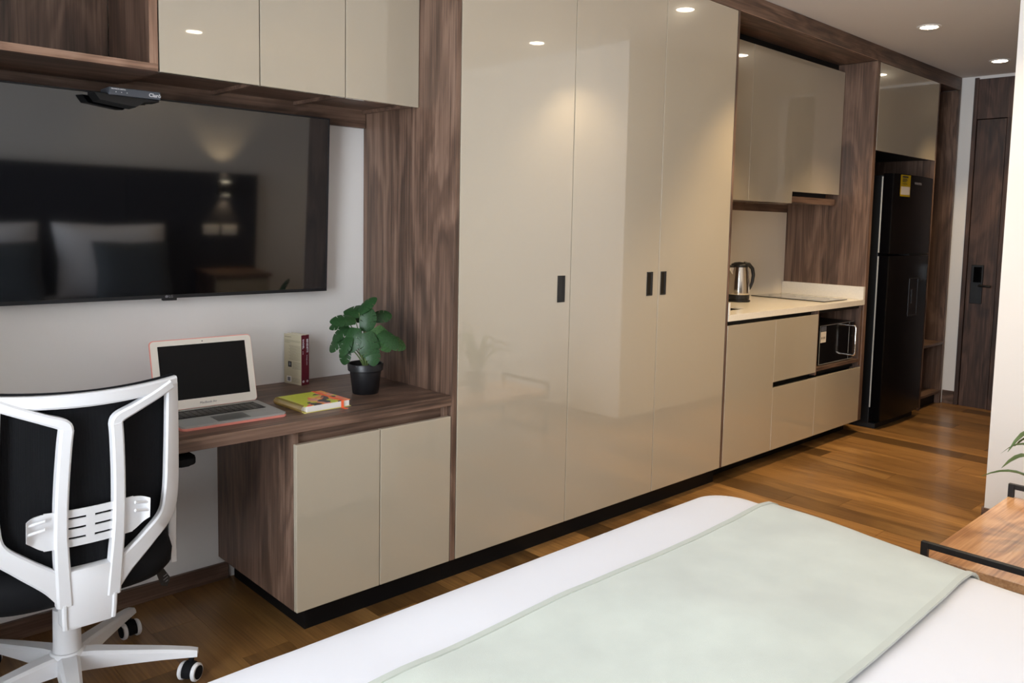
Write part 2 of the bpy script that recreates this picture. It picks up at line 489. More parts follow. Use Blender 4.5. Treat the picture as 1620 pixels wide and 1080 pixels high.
tube(bm, [(XE - 0.02, -0.235, 0.962), (XE - 0.06, -0.236, 0.962), (XE - 0.066, -0.245, 0.962), (XE - 0.066, -0.318, 0.960)], 0.0095, 10)
link_mesh('lever', bm, 'steel_black', lk, smooth=True)

# ------------------------------------------------------------------ recessed lamps
def downlight(x, y, where, watts, cone=86):
    t = thing('downlight', 'round recessed ceiling lamp glowing warm white ' + where, 'ceiling lamp', (x, y, ZC), 0, 'recessed ceiling lamps')
    bm = bmesh.new()
    lathe(bm, [(0.048, -0.0005), (0.068, -0.0005), (0.068, -0.004), (0.062, -0.007), (0.050, -0.006), (0.048, -0.0005)], 32)
    link_mesh('trim_ring', bm, 'lamp_trim', t, smooth=True)
    bm = bmesh.new()
    lathe(bm, [(0.0, -0.0045), (0.0475, -0.0045), (0.0475, -0.001), (0.0, -0.001)], 32)
    link_mesh('diffuser', bm, 'lamp_glow', t)
    ld = bpy.data.lights.new('lamp_light', 'SPOT')
    ld.energy = watts; ld.color = LAMP_COL; ld.shadow_soft_size = 0.045; ld.spot_size = R(cone); ld.spot_blend = 0.7
    lo = bpy.data.objects.new('lamp_light', ld); COL.objects.link(lo)
    lo.parent = t; lo.location = (0, 0, -0.012)
downlight(3.80, -0.42, 'in front of the tall wardrobe', LAMP_W)
downlight(5.05, -0.42, 'in the hall ceiling in front of the kitchenette', LAMP_W)
downlight(6.34, -0.42, 'in the hall ceiling closest to the entry door', LAMP_W * 0.6)
downlight(3.86, -1.66, 'beside the white partition wall above the bench', LAMP_W * 0.75, 124)
downlight(2.18, -2.706, 'above the pillows of the bed', LAMP_W * 0.25)

# ------------------------------------------------------------------ desk with cabinet
DZ = 0.725
t = thing('desk', 'long brown wood desk top fixed along the white wall under the television', 'desk', (0.3, 0.3, 0))
part('desktop', t, 'wood_x', [(XL + 0.004, 1.862, 0.0, YB - 0.001, DZ - 0.037, DZ)], 0.0015)
part('support_panel', t, 'wood_z', [(XL + 0.004, XL + 0.03, 0.05, YB - 0.016, 0.0, DZ - 0.0375)])
part('wall_rail', t, 'wood_x', [(XL + 0.05, 1.23, YB - 0.022, YB - 0.001, DZ - 0.075, DZ - 0.0375)])

t = thing('desk_cabinet', 'low two-door beige cabinet with brown wood side under the desk', 'cabinet', (1.55, 0.3, 0))
part('side_panel', t, 'wood_z', [(1.235, 1.257, 0.022, YB - 0.003, 0.091, DZ - 0.0385)])
part('side_panel', t, 'wood_z', [(1.842, 1.861, 0.022, YB - 0.003, 0.091, DZ - 0.0385)])
part('base_panel', t, 'wood_x', [(1.2575, 1.8415, 0.022, YB - 0.003, 0.091, 0.110)])
part('top_rail', t, 'wood_x', [(1.2575, 1.8415, 0.040, 0.058, 0.60, DZ - 0.0385)])
part('back_panel', t, 'black_gap', [(1.2575, 1.8415, YB - 0.02, YB - 0.004, 0.111, DZ - 0.0385)])
part('door', t, 'lacquer', [(1.236, 1.5500, 0.0, 0.020, 0.091, 0.648)], 0.0018)
part('door', t, 'lacquer', [(1.5530, 1.860, 0.0, 0.020, 0.091, 0.648)], 0.0018)
part('plinth', t, 'plinth_black', [(1.29, 1.861, 0.05, YB - 0.016, 0.0, 0.0905)], 0.001)

# ------------------------------------------------------------------ wall cabinets above the television
UY, UZ, UT = 0.22, 1.795, 2.47
t = thing('wall_cabinet', 'cream glossy three-door wall cabinet hung above the television', 'wall cabinet', (1.39, 0.41, UZ))
for i in range(3):
    a = 0.916 + i * 0.3155
    part('door', t, 'lacquer', [(a, a + 0.3125, UY, UY + 0.019, UZ, UT)], 0.0016)
part('bottom_board', t, 'wood_x', [(0.9155, 1.860, UY + 0.021, YB - 0.024, UZ + 0.018, UZ + 0.034)], 0.001)
part('top_board', t, 'wood_x', [(0.9155, 1.860, UY + 0.021, YB - 0.024, UT - 0.018, UT)], 0.001)
for a in (0.9155, 1.2215, 1.5365, 1.842):
    part('divider', t, 'wood_z', [(a, a + 0.017, UY + 0.021, YB - 0.024, UZ + 0.0345, UT - 0.0185)], 0.001)
    part('divider_foot', t, 'wood_x', [(a, a + 0.017, UY + 0.021, YB - 0.024, UZ + 0.004, UZ + 0.0175)], 0.001)
part('back_rail', t, 'wood_x', [(-0.4, 1.860, YB - 0.023, YB - 0.001, 1.742, UZ + 0.06)], 0.001)

t = thing('open_shelf', 'brown wood open shelf box with pale front edges beside the cream cabinet', 'shelf', (0.25, 0.41, UZ))
part('bottom_board', t, 'wood_x', [(-0.40, 0.912, UY + 0.003, YB - 0.024, UZ, UZ + 0.022)])
part('top_board', t, 'wood_x', [(-0.40, 0.912, UY + 0.003, YB - 0.002, UT - 0.022, UT)])
part('end_board', t, 'wood_z', [(0.888, 0.912, UY + 0.003, YB - 0.024, UZ + 0.0225, UT - 0.0225)])
part('end_board', t, 'wood_z', [(-0.40, -0.376, UY + 0.003, YB - 0.024, UZ + 0.0225, UT - 0.0225)])
part('back_board', t, 'wood_z', [(-0.375, 0.887, YB - 0.022, YB - 0.002, UZ + 0.062, UT - 0.0225)])
part('edge_band', t, 'wood_edge_x', [(-0.40, 0.912, UY, UY + 0.0028, UZ, UZ + 0.022)], 0.0005, label='pale wood edge strip')
part('edge_band', t, 'wood_edge_z', [(0.888, 0.912, UY, UY + 0.0028, UZ + 0.0222, UT)], 0.0005, label='pale wood edge strip')

# ------------------------------------------------------------------ wardrobe
SP0, SP1 = 1.863, 1.886
WX = (1.8885, 2.4875, 3.0905, 3.6795)
WT = 2.472
t = thing('wardrobe', 'tall glossy beige three-door wardrobe with brown wood side panel', 'wardrobe', (2.78, 0.3, 0))
part('side_panel', t, 'wood_z', [(SP0, SP1, 0.0, YB - 0.003, 0.091, 2.466)], 0.0012)
part('side_panel', t, 'wood_z', [(3.6815, 3.699, 0.0, YB - 0.003, 0.091, 2.466)], 0.0012)
part('carcass', t, 'black_gap', [(SP1 + 0.0005, 3.681, 0.024, YB - 0.004, 0.094, 2.465)])
hw = [(2.409, 2.453), (3.0015, 3.0455), (3.106, 3.149)]
for i in range(3):
    a, b_ = WX[i] + (0.0005 if i == 0 else 0.0016), WX[i + 1] - 0.0016
    h0, h1 = hw[i]; z0, z1 = 1.044, 1.155
    # door as a ring of four boards round the recessed pull
    d = part('door', t, 'lacquer', [(a, b_, 0.0, 0.020, 0.091, 2.466)], 0.0016)
    k = part('recessed_pull', t, 'matte_black', [(h0, h0 + 0.004, -0.0025, -0.0002, z0, z1), (h1 - 0.004, h1, -0.0025, -0.0002, z0, z1), (h0 + 0.004, h1 - 0.004, -0.0025, -0.0002, z0, z0 + 0.005), (h0 + 0.004, h1 - 0.004, -0.0025, -0.0002, z1 - 0.005, z1)], 0.0004, parent=d, label='black metal flush pull')
    part('pull_cup', t, 'gloss_black', [(h0 + 0.004, h1 - 0.004, -0.0008, -0.0002, z0 + 0.005, z1 - 0.005)], 0, parent=d)
    part('pull_lip', t, 'matte_black', [(h1 - 0.015, h1 - 0.004, -0.0016, -0.0002, z0 + 0.005, z1 - 0.005)], 0.0003, parent=d)
part('plinth', t, 'plinth_black', [(SP0, 3.699, 0.05, 0.5, 0.0, 0.0905)], 0.001)

# wood header running over wardrobe, kitchenette and fridge
t = thing('header_beam', 'long brown wood header board under the ceiling above wardrobe and kitchenette', 'beam', (4.4, 0.3, 2.468))
part('board', t, 'wood_x', [(SP0, 6.862, 0.0, 0.024, 2.4685, ZC - 0.001)])
part('soffit', t, 'wood_x', [(3.70, 5.338, 0.0245, YB - 0.004, 2.4685, 2.488)])
part('soffit', t, 'wood_x', [(5.386, 6.862, 0.0245, YB - 0.004, 2.4745, 2.488)])
part('edge_band', t, 'wood_edge_x', [(3.70, 5.338, -0.0012, -0.0002, 2.4685, 2.472)], 0.0002)

# ------------------------------------------------------------------ kitchenette base units
KD = 'lacquer'
t = thing('base_cabinet', 'beige base cabinet with one tall door beside the wardrobe', 'cabinet', (3.95, 0.3, 0))
part('carcass', t, 'black_gap', [(3.701, 4.1985, 0.024, 0.58, 0.094, 0.72), (3.701, 4.1985, 0.030, 0.058, 0.72, 0.874)])
part('door', t, KD, [(3.7015, 4.1985, 0.0, 0.020, 0.091, 0.8515)], 0.0016)
part('plinth', t, 'plinth_black', [(3.70, 4.199, 0.115, 0.5, 0.0, 0.0905)], 0.001)
t = thing('base_cabinet', 'beige base cabinet with a door over a drawer under the counter', 'cabinet', (4.45, 0.3, 0))
part('carcass', t, 'black_gap', [(4.2, 4.7085, 0.050, 0.58, 0.094, 0.874), (4.2, 4.7085, 0.024, 0.050, 0.50, 0.83), (4.2, 4.7085, 0.024, 0.050, 0.094, 0.44)])
part('door', t, KD, [(4.2005, 4.7075, 0.0, 0.020, 0.490, 0.8515)], 0.0016)
part('drawer_front', t, KD, [(4.2005, 4.7105, 0.0, 0.020, 0.091, 0.457)], 0.0016)
part('plinth', t, 'plinth_black', [(4.2, 4.7095, 0.115, 0.5, 0.0, 0.0905)], 0.001)
t = thing('base_cabinet', 'base cabinet with open brown wood niche above a beige drawer', 'cabinet', (5.02, 0.3, 0))
part('niche_side', t, 'wood_z', [(4.71, 4.726, 0.006, 0.57, 0.47, 0.874)], 0.001)
part('niche_side', t, 'wood_z', [(5.310, 5.338, 0.006, 0.57, 0.47, 0.874)], 0.001)
part('niche_shelf', t, 'wood_x', [(4.7265, 5.3095, 0.004, 0.57, 0.494, 0.513)], 0.001)
part('niche_back', t, 'wood_x', [(4.7265, 5.3095, 0.571, 0.585, 0.494, 0.874)], 0.001)
part('finger_channel', t, 'black_gap', [(4.7265, 5.3095, 0.045, 0.075, 0.458, 0.4935)])
part('finger_channel', t, 'black_gap', [(4.7265, 5.3095, 0.02, 0.06, 0.852, 0.874)])
part('carcass', t, 'black_gap', [(4.711, 5.338, 0.080, 0.57, 0.094, 0.468), (4.711, 5.338, 0.024, 0.0795, 0.094, 0.44)])
part('drawer_front', t, KD, [(4.7125, 5.339, 0.0, 0.020, 0.091, 0.457)], 0.0016)
part('plinth', t, 'plinth_black', [(4.71, 5.339, 0.115, 0.5, 0.0, 0.0905)], 0.001)

t = thing('countertop', 'cream stone countertop with upstands across the kitchenette', 'countertop', (4.5, 0.3, 0.875))
sx0, sx1, sy0, sy1 = 3.78, 4.075, 0.13, 0.50
part('slab', t, 'counter_stone', [(3.701, 5.338, -0.004, sy0, 0.875, 0.909), (3.701, 5.338, sy1, 0.592, 0.875, 0.909), (3.701, sx0, sy0, sy1, 0.875, 0.909), (sx1, 5.338, sy0, sy1, 0.875, 0.909)], 0.0)
part('upstand', t, 'counter_stone', [(5.312, 5.338, -0.003, 0.592, 0.9092, 0.995)], 0.001)
part('upstand', t, 'counter_stone', [(3.701, 3.716, -0.003, 0.592, 0.9092, 0.975)], 0.001)
t = thing('sink', 'small dark steel sink set into the cream countertop', 'sink', (3.93, 0.3, 0.75))
part('basin', t, 'steel', [(sx0 + 0.001, sx0 + 0.004, sy0 + 0.001, sy1 - 0.001, 0.75, 0.904), (sx1 - 0.004, sx1 - 0.001, sy0 + 0.001, sy1 - 0.001, 0.75, 0.904),
                          (sx0 + 0.004, sx1 - 0.004, sy0 + 0.001, sy0 + 0.004, 0.75, 0.904), (sx0 + 0.004, sx1 - 0.004, sy1 - 0.004, sy1 - 0.001, 0.75, 0.904), (sx0 + 0.001, sx1 - 0.001, sy0 + 0.001, sy1 - 0.001, 0.745, 0.75)], 0)
bm = bmesh.new(); lathe(bm, [(0, 0.0), (0.03, 0.0), (0.03, 0.003), (0.022, 0.004), (0, 0.002)], 20, c=(0, 0.0, 0.0005))
link_mesh('drain', bm, 'chrome', t, smooth=True)
structure('trim_1', 'backsplash', [(3.70, 5.338, 0.594, YB - 0.001, 0.875, 1.482)])
structure('trim_2', 'wood_x', [(3.70, 5.338, 0.588, YB - 0.001, 1.4825, 1.60)])

# ------------------------------------------------------------------ kitchen wall cabinet and hood
KY = 0.212
t = thing('wall_cabinet', 'beige kitchen wall cabinet with a stepped door over the hood', 'wall cabinet', (4.5, 0.4, 1.525))
part('door', t, KD, [(3.7015, 4.193, KY, KY + 0.019, 1.526, 2.415)], 0.0016)
bm = bmesh.new()
prism(bm, [(4.195 - 4.5, 0.001), (4.699 - 4.5, 0.001), (4.699 - 4.5, 0.077), (5.332 - 4.5, 0.077), (5.332 - 4.5, 0.890), (4.195 - 4.5, 0.890)], 'y', KY - 0.4, KY + 0.019 - 0.4, 0.0016)
link_mesh('door', bm, KD, t)
part('carcass', t, 'wood_x', [(3.7015, 4.699, KY + 0.021, 0.587, 1.534, 2.41), (4.699, 5.336, KY + 0.021, 0.587, 1.606, 2.41)], 0.001)
part('shade_strip', t, 'black_gap', [(3.7015, 5.336, KY + 0.05, 0.587, 2.4105, 2.4675)])  # black strip painting in the shadow above the doors
t = thing('range_hood', 'slim brown and grey built-in cooker hood under the beige wall cabinet', 'cooker hood', (5.0, 0.4, 1.53))
part('housing', t, 'fridge_side', [(4.705, 5.26, KY + 0.06, 0.57, 1.536, 1.604)], 0.002)
part('visor', t, 'wood_x', [(4.702, 5.30, KY + 0.012, KY + 0.055, 1.530, 1.572)], 0.002)
part('filter_plate', t, 'steel', [(4.71, 5.25, KY + 0.02, 0.56, 1.5285, 1.5355)], 0.001)

# side panel / pillar between kitchenette and fridge
t = thing('partition_panel', 'tall brown wood panel between the kitchenette and the black fridge', 'panel', (5.362, 0.3, 0))
part('board', t, 'wood_z', [(5.340, 5.384, 0.0, YB - 0.003, 0.091, 2.4675)], 0.0012)
part('plinth', t, 'plinth_black', [(5.340, 5.384, 0.115, 0.5, 0.0, 0.0905)], 0.001)

# cabinet over the fridge
t = thing('fridge_cabinet', 'beige glossy cabinet door high above the black fridge', 'cabinet', (5.9, 0.3, 1.897))
part('door', t, KD, [(5.387, 6.413, 0.0, 0.019, 1.897, 2.4665)], 0.0016)
part('carcass', t, 'black_gap', [(5.386, 6.414, 0.021, 0.59, 1.902, 2.466)])
# coat closet at the end
t = thing('hall_closet', 'dark brown wood open closet with a bench shelf beside the fridge', 'closet', (6.64, 0.3, 0))
part('side_board', t, 'wood_z', [(6.416, 6.436, 0.0, YB - 0.003, 0.0, 2.4675)])
part('side_board', t, 'wood_z', [(6.830, 6.861, 0.0, YB - 0.003, 0.0, 2.4675)])
part('back_board', t, 'wood_z', [(6.4365, 6.8295, 0.57, 0.59, 0.09, 2.46)])
part('seat_shelf', t, 'wood_x', [(6.4365, 6.8295, 0.0, 0.569, 0.478, 0.500)])
part('low_shelf', t, 'wood_x', [(6.4365, 6.8295, 0.0, 0.569, 0.086, 0.106)])
part('plinth', t, 'plinth_black', [(6.4365, 6.8295, 0.04, 0.2, 0.0, 0.0855)])
# black sheet put in for the dark of the unlit niche behind the fridge
structure('niche_shade', 'black_gap', [(5.3855, 6.4145, 0.592, YB - 0.001, 0.0, 2.46)])

# ------------------------------------------------------------------ hob, kettle, microwave
t = thing('hob', 'flat black glass hob with two zones on the cream countertop', 'hob', (5.05, 0.32, 0.909))
part('glass', t, 'hob_glass', [(4.890, 5.210, 0.058, 0.583, 0.9095, 0.915)], 0.0015)
for k, yy in enumerate((-0.12, 0.12)):
    bm = bmesh.new()
    lathe(bm, [(0.086, 0.0062), (0.089, 0.0062), (0.089, 0.0064), (0.086, 0.0064), (0.086, 0.0062)], 36, c=(0, yy, 0))
    link_mesh('zone_ring', bm, 'grey_print', t)

t = thing('kettle', 'brushed steel electric kettle with black handle and base on countertop', 'kettle', (4.452, 0.41, 0.9095), R(-32))
bm = bmesh.new()
lathe(bm, [(0, 0), (0.072, 0), (0.074, 0.006), (0.072, 0.012), (0.066, 0.014), (0.066, 0.018), (0.0, 0.018)], 36)
link_mesh('base', bm, 'matte_black', t, smooth=True)
bm = bmesh.new()
lathe(bm, [(0, 0.0185), (0.068, 0.0185), (0.068, 0.045), (0.0, 0.045)], 36)
link_mesh('bottom_band', bm, 'matte_black', t, smooth=True)
bm = bmesh.new()
lathe(bm, [(0.0, 0.0455), (0.067, 0.0455), (0.068, 0.055), (0.066, 0.09), (0.061, 0.14), (0.055, 0.19), (0.051, 0.215), (0.0, 0.215)], 40)
link_mesh('body', bm, 'steel', t, smooth=True)
bm = bmesh.new()      # spout
prism(bm, [(-0.045, 0.155), (-0.088, 0.214), (-0.045, 0.214)], 'y', -0.021, 0.021, 0.004)
link_mesh('spout', bm, 'steel', t)
bm = bmesh.new()
lathe(bm, [(0.0, 0.2155), (0.0535, 0.2155), (0.054, 0.224), (0.048, 0.234), (0.03, 0.243), (0.0, 0.247)], 36)
box(bm, -0.09, -0.03, -0.023, 0.023, 0.2155, 0.226, 0.004)
link_mesh('lid', bm, 'matte_black', t, smooth=True)
bm = bmesh.new()
hp = [(0.03, 0.236), (0.062, 0.232), (0.088, 0.205), (0.096, 0.165), (0.092, 0.125), (0.080, 0.092), (0.070, 0.075)]
pts = []
for i in range(len(hp) - 1):
    for k in range(4):
        f = k / 4; pts.append((hp[i][0] * (1 - f) + hp[i + 1][0] * f, 0, hp[i][1] * (1 - f) + hp[i + 1][1] * f))
pts.append((hp[-1][0], 0, hp[-1][1]))
tube(bm, pts, [0.013 - 0.005 * i / len(pts) for i in range(len(pts))], 10)
link_mesh('handle', bm, 'matte_black', t, smooth=True)

t = thing('microwave', 'black microwave oven with chrome loop handle and stickers in the niche', 'microwave', (5.04, 0.25, 0.5135))
part('body', t, 'fridge_side', [(4.80, 5.276, 0.055, 0.42, 0.520, 0.768)], 0.003)
for fx in (4.83, 5.25):
    for fy in (0.09, 0.38):
        part('foot', t, 'matte_black', [(fx - 0.012, fx + 0.012, fy - 0.012, fy + 0.012, 0.5136, 0.5205)], 0.001)
part('door', t, 'gloss_black', [(4.80, 5.205, 0.032, 0.0545, 0.521, 0.767)], 0.002)
part('control_panel', t, 'gloss_black', [(5.208, 5.276, 0.032, 0.0545, 0.521, 0.767)], 0.002)
part('trim_line', t, 'strip_grey', [(4.80, 5.276, 0.0308, 0.0318, 0.7655, 0.7675), (4.80, 5.276, 0.0308, 0.0318, 0.5205, 0.5225), (4.80, 4.8025, 0.0308, 0.0318, 0.5225, 0.7655), (5.2055, 5.2075, 0.0308, 0.0318, 0.5225, 0.7655)], 0)
bm = bmesh.new()
hx, hz0, hz1 = 5.175 - 5.04, 0.555 - 0.5135, 0.748 - 0.5135
y_in, y_out = 0.0315 - 0.25, -0.028 - 0.25
tube(bm, [(hx, y_in, hz1), (hx, y_out + 0.014, hz1), (hx, y_out + 0.004, hz1 - 0.004), (hx, y_out, hz1 - 0.014), (hx, y_out, hz0 + 0.014), (hx, y_out + 0.004, hz0 + 0.004), (hx, y_out + 0.014, hz0), (hx, y_in, hz0)], 0.0075, 10)
link_mesh('handle', bm, 'chrome', t, smooth=True)
part('sticker', t, 'sticker_white', [(4.812, 4.884, 0.0312, 0.0318, 0.660, 0.728)], 0, label='white sticker with three small pictograms')
for k in range(3):
    part('pictogram', t, 'dark_print', [(4.822 + k * 0.020, 4.830 + k * 0.020, 0.0306, 0.0311, 0.682, 0.696)], 0)
part('sticker', t, 'box_grey', [(4.812, 4.884, 0.0312, 0.0318, 0.730, 0.762)], 0, label='dark blue information sticker')
for k in range(4):
    part('print_line', t, 'grey_print', [(4.818, 4.876 - 0.006 * (k % 2), 0.0307, 0.0311, 0.7355 + k * 0.0065, 0.7375 + k * 0.0065)], 0)

# ------------------------------------------------------------------ fridge
FX0, FX1, FYD = 5.552, 6.242, -0.06
t = thing('fridge', 'tall black two-door fridge with water dispenser and yellow label', 'fridge', (5.9, 0.25, 0))
part('body', t, 'fridge_side', [(FX0 + 0.004, FX1 - 0.004, 0.020, 0.56, 0.035, 1.745)], 0.004)
def fdoor(z0, z1, name):
    bm = bmesh.new()
    o = [(FX0, 0.010), (FX0, FYD + 0.006)]
    n = 12
    for k in range(n + 1):
        f = k / n
        o.append((FX0 + 0.004 + (FX1 - FX0 - 0.008) * f, FYD - 0.018 * math.sin(PI * f)))
    o += [(FX1, FYD + 0.006), (FX1, 0.010)]
    prism(bm, [(a - 5.9, b - 0.25) for a, b in o], 'z', z0, z1, 0.004)
    return link_mesh(name, bm, 'fridge_black', t)
d1 = fdoor(1.212, 1.755, 'freezer_door')
d2 = fdoor(0.060, 1.200, 'main_door')
part('gasket_strip', t, 'strip_grey', [(FX0 + 0.001, FX0 + 0.006, 0.0105, 0.0195, 1.22, 1.735)], 0, label='light grey door seal')
part('gasket_strip', t, 'strip_grey', [(FX0 + 0.001, FX0 + 0.006, 0.0105, 0.0195, 0.15, 1.195)], 0, label='light grey door seal')
part('grip_notch', t, 'black_gap', [(FX0 + 0.30, FX1 - 0.05, FYD - 0.012, 0.0, 1.2005, 1.2115)], 0)
part('kick_panel', t, 'black_gap', [(FX0 + 0.02, FX1 - 0.02, -0.02, 0.5, 0.0, 0.0345)], 0.002)
bm = bmesh.new()
dx0, dx1, dz0, dz1, fy = 5.87 - 5.9, 6.03 - 5.9, 0.77, 1.04, FYD - 0.017 - 0.25
for b in ((dx0, dx0 + 0.008, dz0, dz1), (dx1 - 0.008, dx1, dz0, dz1), (dx0 + 0.008, dx1 - 0.008, dz0, dz0 + 0.008), (dx0 + 0.008, dx1 - 0.008, dz1 - 0.008, dz1)):
    box(bm, b[0], b[1], fy - 0.004, fy + 0.006, b[2], b[3], 0.002)
dp = link_mesh('dispenser', bm, 'tv_bezel', d2)
bm = bmesh.new(); box(bm, dx0 + 0.008, dx1 - 0.008, fy - 0.0012, fy + 0.006, dz0 + 0.008, dz1 - 0.008)
link_mesh('dispenser_recess', bm, 'gloss_black', d2)
bm = bmesh.new(); box(bm, dx0 + 0.045, dx0 + 0.06, fy - 0.006, fy - 0.0015, dz0 + 0.09, dz0 + 0.19, 0.001)
link_mesh('dispenser_lever', bm, 'tv_bezel', d2)
def curved_y(x): return FYD - 0.018 * math.sin(PI * (x - FX0) / (FX1 - FX0)) - 0.25
lb = bmesh.new()
xa, xb = 5.645, 5.79
for k in range(4):
    pass
va = [lb.verts.new((x - 5.9, curved_y(x) - 0.0012, z)) for z in (1.605, 1.755 - 0.004) for x in (xa, (xa + xb) / 2, xb)]
lb.faces.new((va[0], va[1], va[4], va[3])); lb.faces.new((va[1], va[2], va[5], va[4]))
bmesh.ops.solidify(lb, geom=lb.faces[:], thickness=0.0006)
lab = link_mesh('energy_label', lb, 'label_yellow', d1); lab['label'] = 'yellow energy label'
lb = bmesh.new()
va = [lb.verts.new((x - 5.9, curved_y(x) - 0.0022, z)) for z in (1.617, 1.672) for x in (xa + 0.008, (xa + xb) / 2, xb - 0.008)]
lb.faces.new((va[0], va[1], va[4], va[3])); lb.faces.new((va[1], va[2], va[5], va[4]))
link_mesh('label_field', lb, 'label_white', d1)
for z, w in ((1.737, 0.09), (1.722, 0.07), (1.714, 0.08), (1.706, 0.06), (1.690, 0.075)):
    lb = bmesh.new(); y_ = curved_y(xa + 0.06)
    box(lb, xa + 0.015 - 5.9, xa + 0.015 + w - 5.9, y_ - 0.006, y_ - 0.0025, z - (0.005 if z > 1.73 else 0.0015), z + (0.005 if z > 1.73 else 0.0015))
    link_mesh('print_line', lb, 'dark_print', d1)
text('WHIRLPOOL', 0.022, t, 'grey_print', (5.853 - 5.9, curved_y(5.92) - 0.003, 1.694), (0, -1, 0), (1, 0, 0), 'brand_lettering', bold=0.0006)

# ------------------------------------------------------------------ television and set-top box
t = thing('television', 'large black flat television mounted on the white wall above the desk', 'television', (1.055, 0.545, 1.42))
t.rotation_euler = (R(2.2), 0, 0)
TW, TH = 0.607, 0.3375
def tvp(name, mat, boxes, bev=0.0015, parent=None):
    return part(name, t, mat, boxes, bev, world=False, parent=parent)
tvp('frame', 'tv_bezel', [(-TW, -TW + 0.006, -0.004, 0.020, -TH, TH), (TW - 0.006, TW, -0.004, 0.020, -TH, TH), (-TW + 0.006, TW - 0.006, -0.004, 0.020, TH - 0.006, TH), (-TW + 0.006, TW - 0.006, -0.004, 0.020, -TH, -TH + 0.012)], 0.001)
tvp('screen', 'tv_glass', [(-TW + 0.0062, TW - 0.0062, -0.002, 0.004, -TH + 0.0122, TH - 0.0062)], 0)
tvp('back_cover', 'matte_black', [(-TW + 0.0062, TW - 0.0062, 0.0045, 0.020, -TH + 0.0122, TH - 0.0062), (-0.40, 0.40, 0.0205, 0.040, -TH + 0.02, 0.12)], 0.003)
chin = tvp('logo_tab', 'matte_black', [(-0.024, 0.024, -0.005, 0.010, -TH - 0.008, -TH + 0.004)], 0.002)
text('LG', 0.012, t, 'grey_print', (-0.004, -0.0048, -TH + 0.0025), (0, -1, 0), (1, 0, 0), 'logo', bold=0.0002, parent=t)
bm = bmesh.new(); lathe(bm, [(0, 0), (0.005, 0), (0.005, 0.0006), (0, 0.0006)], 20)
bmesh.ops.rotate(bm, verts=bm.verts[:], cent=(0, 0, 0), matrix=Matrix.Rotation(R(90), 3, 'X'))
bmesh.ops.translate(bm, verts=bm.verts[:], vec=(-0.011, -0.0042, -TH + 0.0065))
link_mesh('logo_disc', bm, 'grey_print', t)
tvp('wall_bracket', 'steel_black', [(-0.2, 0.2, 0.0405, 0.0560, -0.15, 0.10)], 0.002)

t = thing('set_top_box', 'small dark grey set-top box clipped on the television top edge', 'set-top box', (0.912, 0.46, 1.738), R(-1))
bm = bmesh.new(); box(bm, -0.076, 0.076, -0.042, 0.050, 0.0, 0.024, 0.002)
link_mesh('case', bm, 'box_grey', t)
bm = bmesh.new()
prism(bm, [(-0.115, 0.003), (-0.10, -0.018), (0.005, -0.030), (0.03, -0.010), (0.076, -0.006), (0.076, -0.0005), (-0.115, 0.006)], 'y', -0.03, 0.045, 0.002)
link_mesh('bracket', bm, 'matte_black', t)
text('Claro', 0.016, t, 'white_print', (0.040, -0.0424, 0.0065), (0, -1, 0), (1, 0, 0), 'logo', bold=0.0004)
for k, a in enumerate((20, 45, 72)):
    bm = bmesh.new()
    c0 = Vector((0.0705, -0.0424, 0.0145)); d_ = Vector((math.cos(R(a)), 0, math.sin(R(a))))
    tube(bm, [c0 + d_ * 0.001, c0 + d_ * 0.0045], 0.0006, 5)
    link_mesh('logo_ray', bm, 'white_print', t)
text('TELEVISION DIGITAL', 0.0046, t, 'white_print', (-0.071, -0.0424, 0.0175), (0, -1, 0), (1, 0, 0), 'lettering', bold=0.0002)
for k in range(3):
    bm = bmesh.new(); box(bm, -0.058 + k * 0.016, -0.0555 + k * 0.016, -0.0426, -0.0421, 0.0085, 0.0110)
    link_mesh('indicator', bm, 'white_print', t)

# ------------------------------------------------------------------ laptop
t = thing('laptop', 'open silver laptop in a coral case on the brown desk', 'laptop', (1.086, 0.206, DZ + 0.0005), R(-1.8))
LW, LD = 0.165, 0.118
bm = bmesh.new()
prism(bm, rrect(2 * LW + 0.003, 2 * LD + 0.003, 0.013), 'z', 0.0, 0.0075, 0.002)
link_mesh('case_bottom', bm, 'coral_case', t, smooth=True)
bm = bmesh.new()
prism(bm, rrect(2 * LW, 2 * LD, 0.012), 'z', 0.0077, 0.0135, 0.0008)
link_mesh('deck', bm, 'aluminium', t, smooth=True)
bm = bmesh.new(); box(bm, -0.142, 0.142, -0.012, 0.090, 0.0136, 0.0139)
kb = link_mesh('keyboard', bm, 'matte_black', t)
bm = bmesh.new()
for r_ in range(6):
    n = 14 if r_ != 5 else 11
    w = 0.280 / 14
    y0 = 0.088 - r_ * 0.0168
    x = -0.140
    for c_ in range(n):
        ww = w
        if r_ == 5 and c_ == 4: ww = w * 4
        box(bm, x + 0.001, x + ww - 0.001, y0 - (0.0152 if r_ else 0.009), y0, 0.0140, 0.0152)
        x += ww
k = link_mesh('keys', bm, 'screen_off', kb); k['kind'] = 'stuff'
bm = bmesh.new()
for r_ in range(6):
    for c_ in range(14):
        if r_ == 5 and 4 <= c_ <= 7: continue
        x = -0.140 + c_ * 0.02; y0 = 0.088 - r_ * 0.0168
        box(bm, x + 0.0085, x + 0.0108, y0 - 0.0090, y0 - 0.0068, 0.01521, 0.01535)
k = link_mesh('key_letters', bm, 'grey_print', kb); k['kind'] = 'stuff'
bm = bmesh.new(); prism(bm, rrect(0.104, 0.075, 0.004, cy=-0.068), 'z', 0.01352, 0.0139)
link_mesh('trackpad', bm, 'trackpad', t)
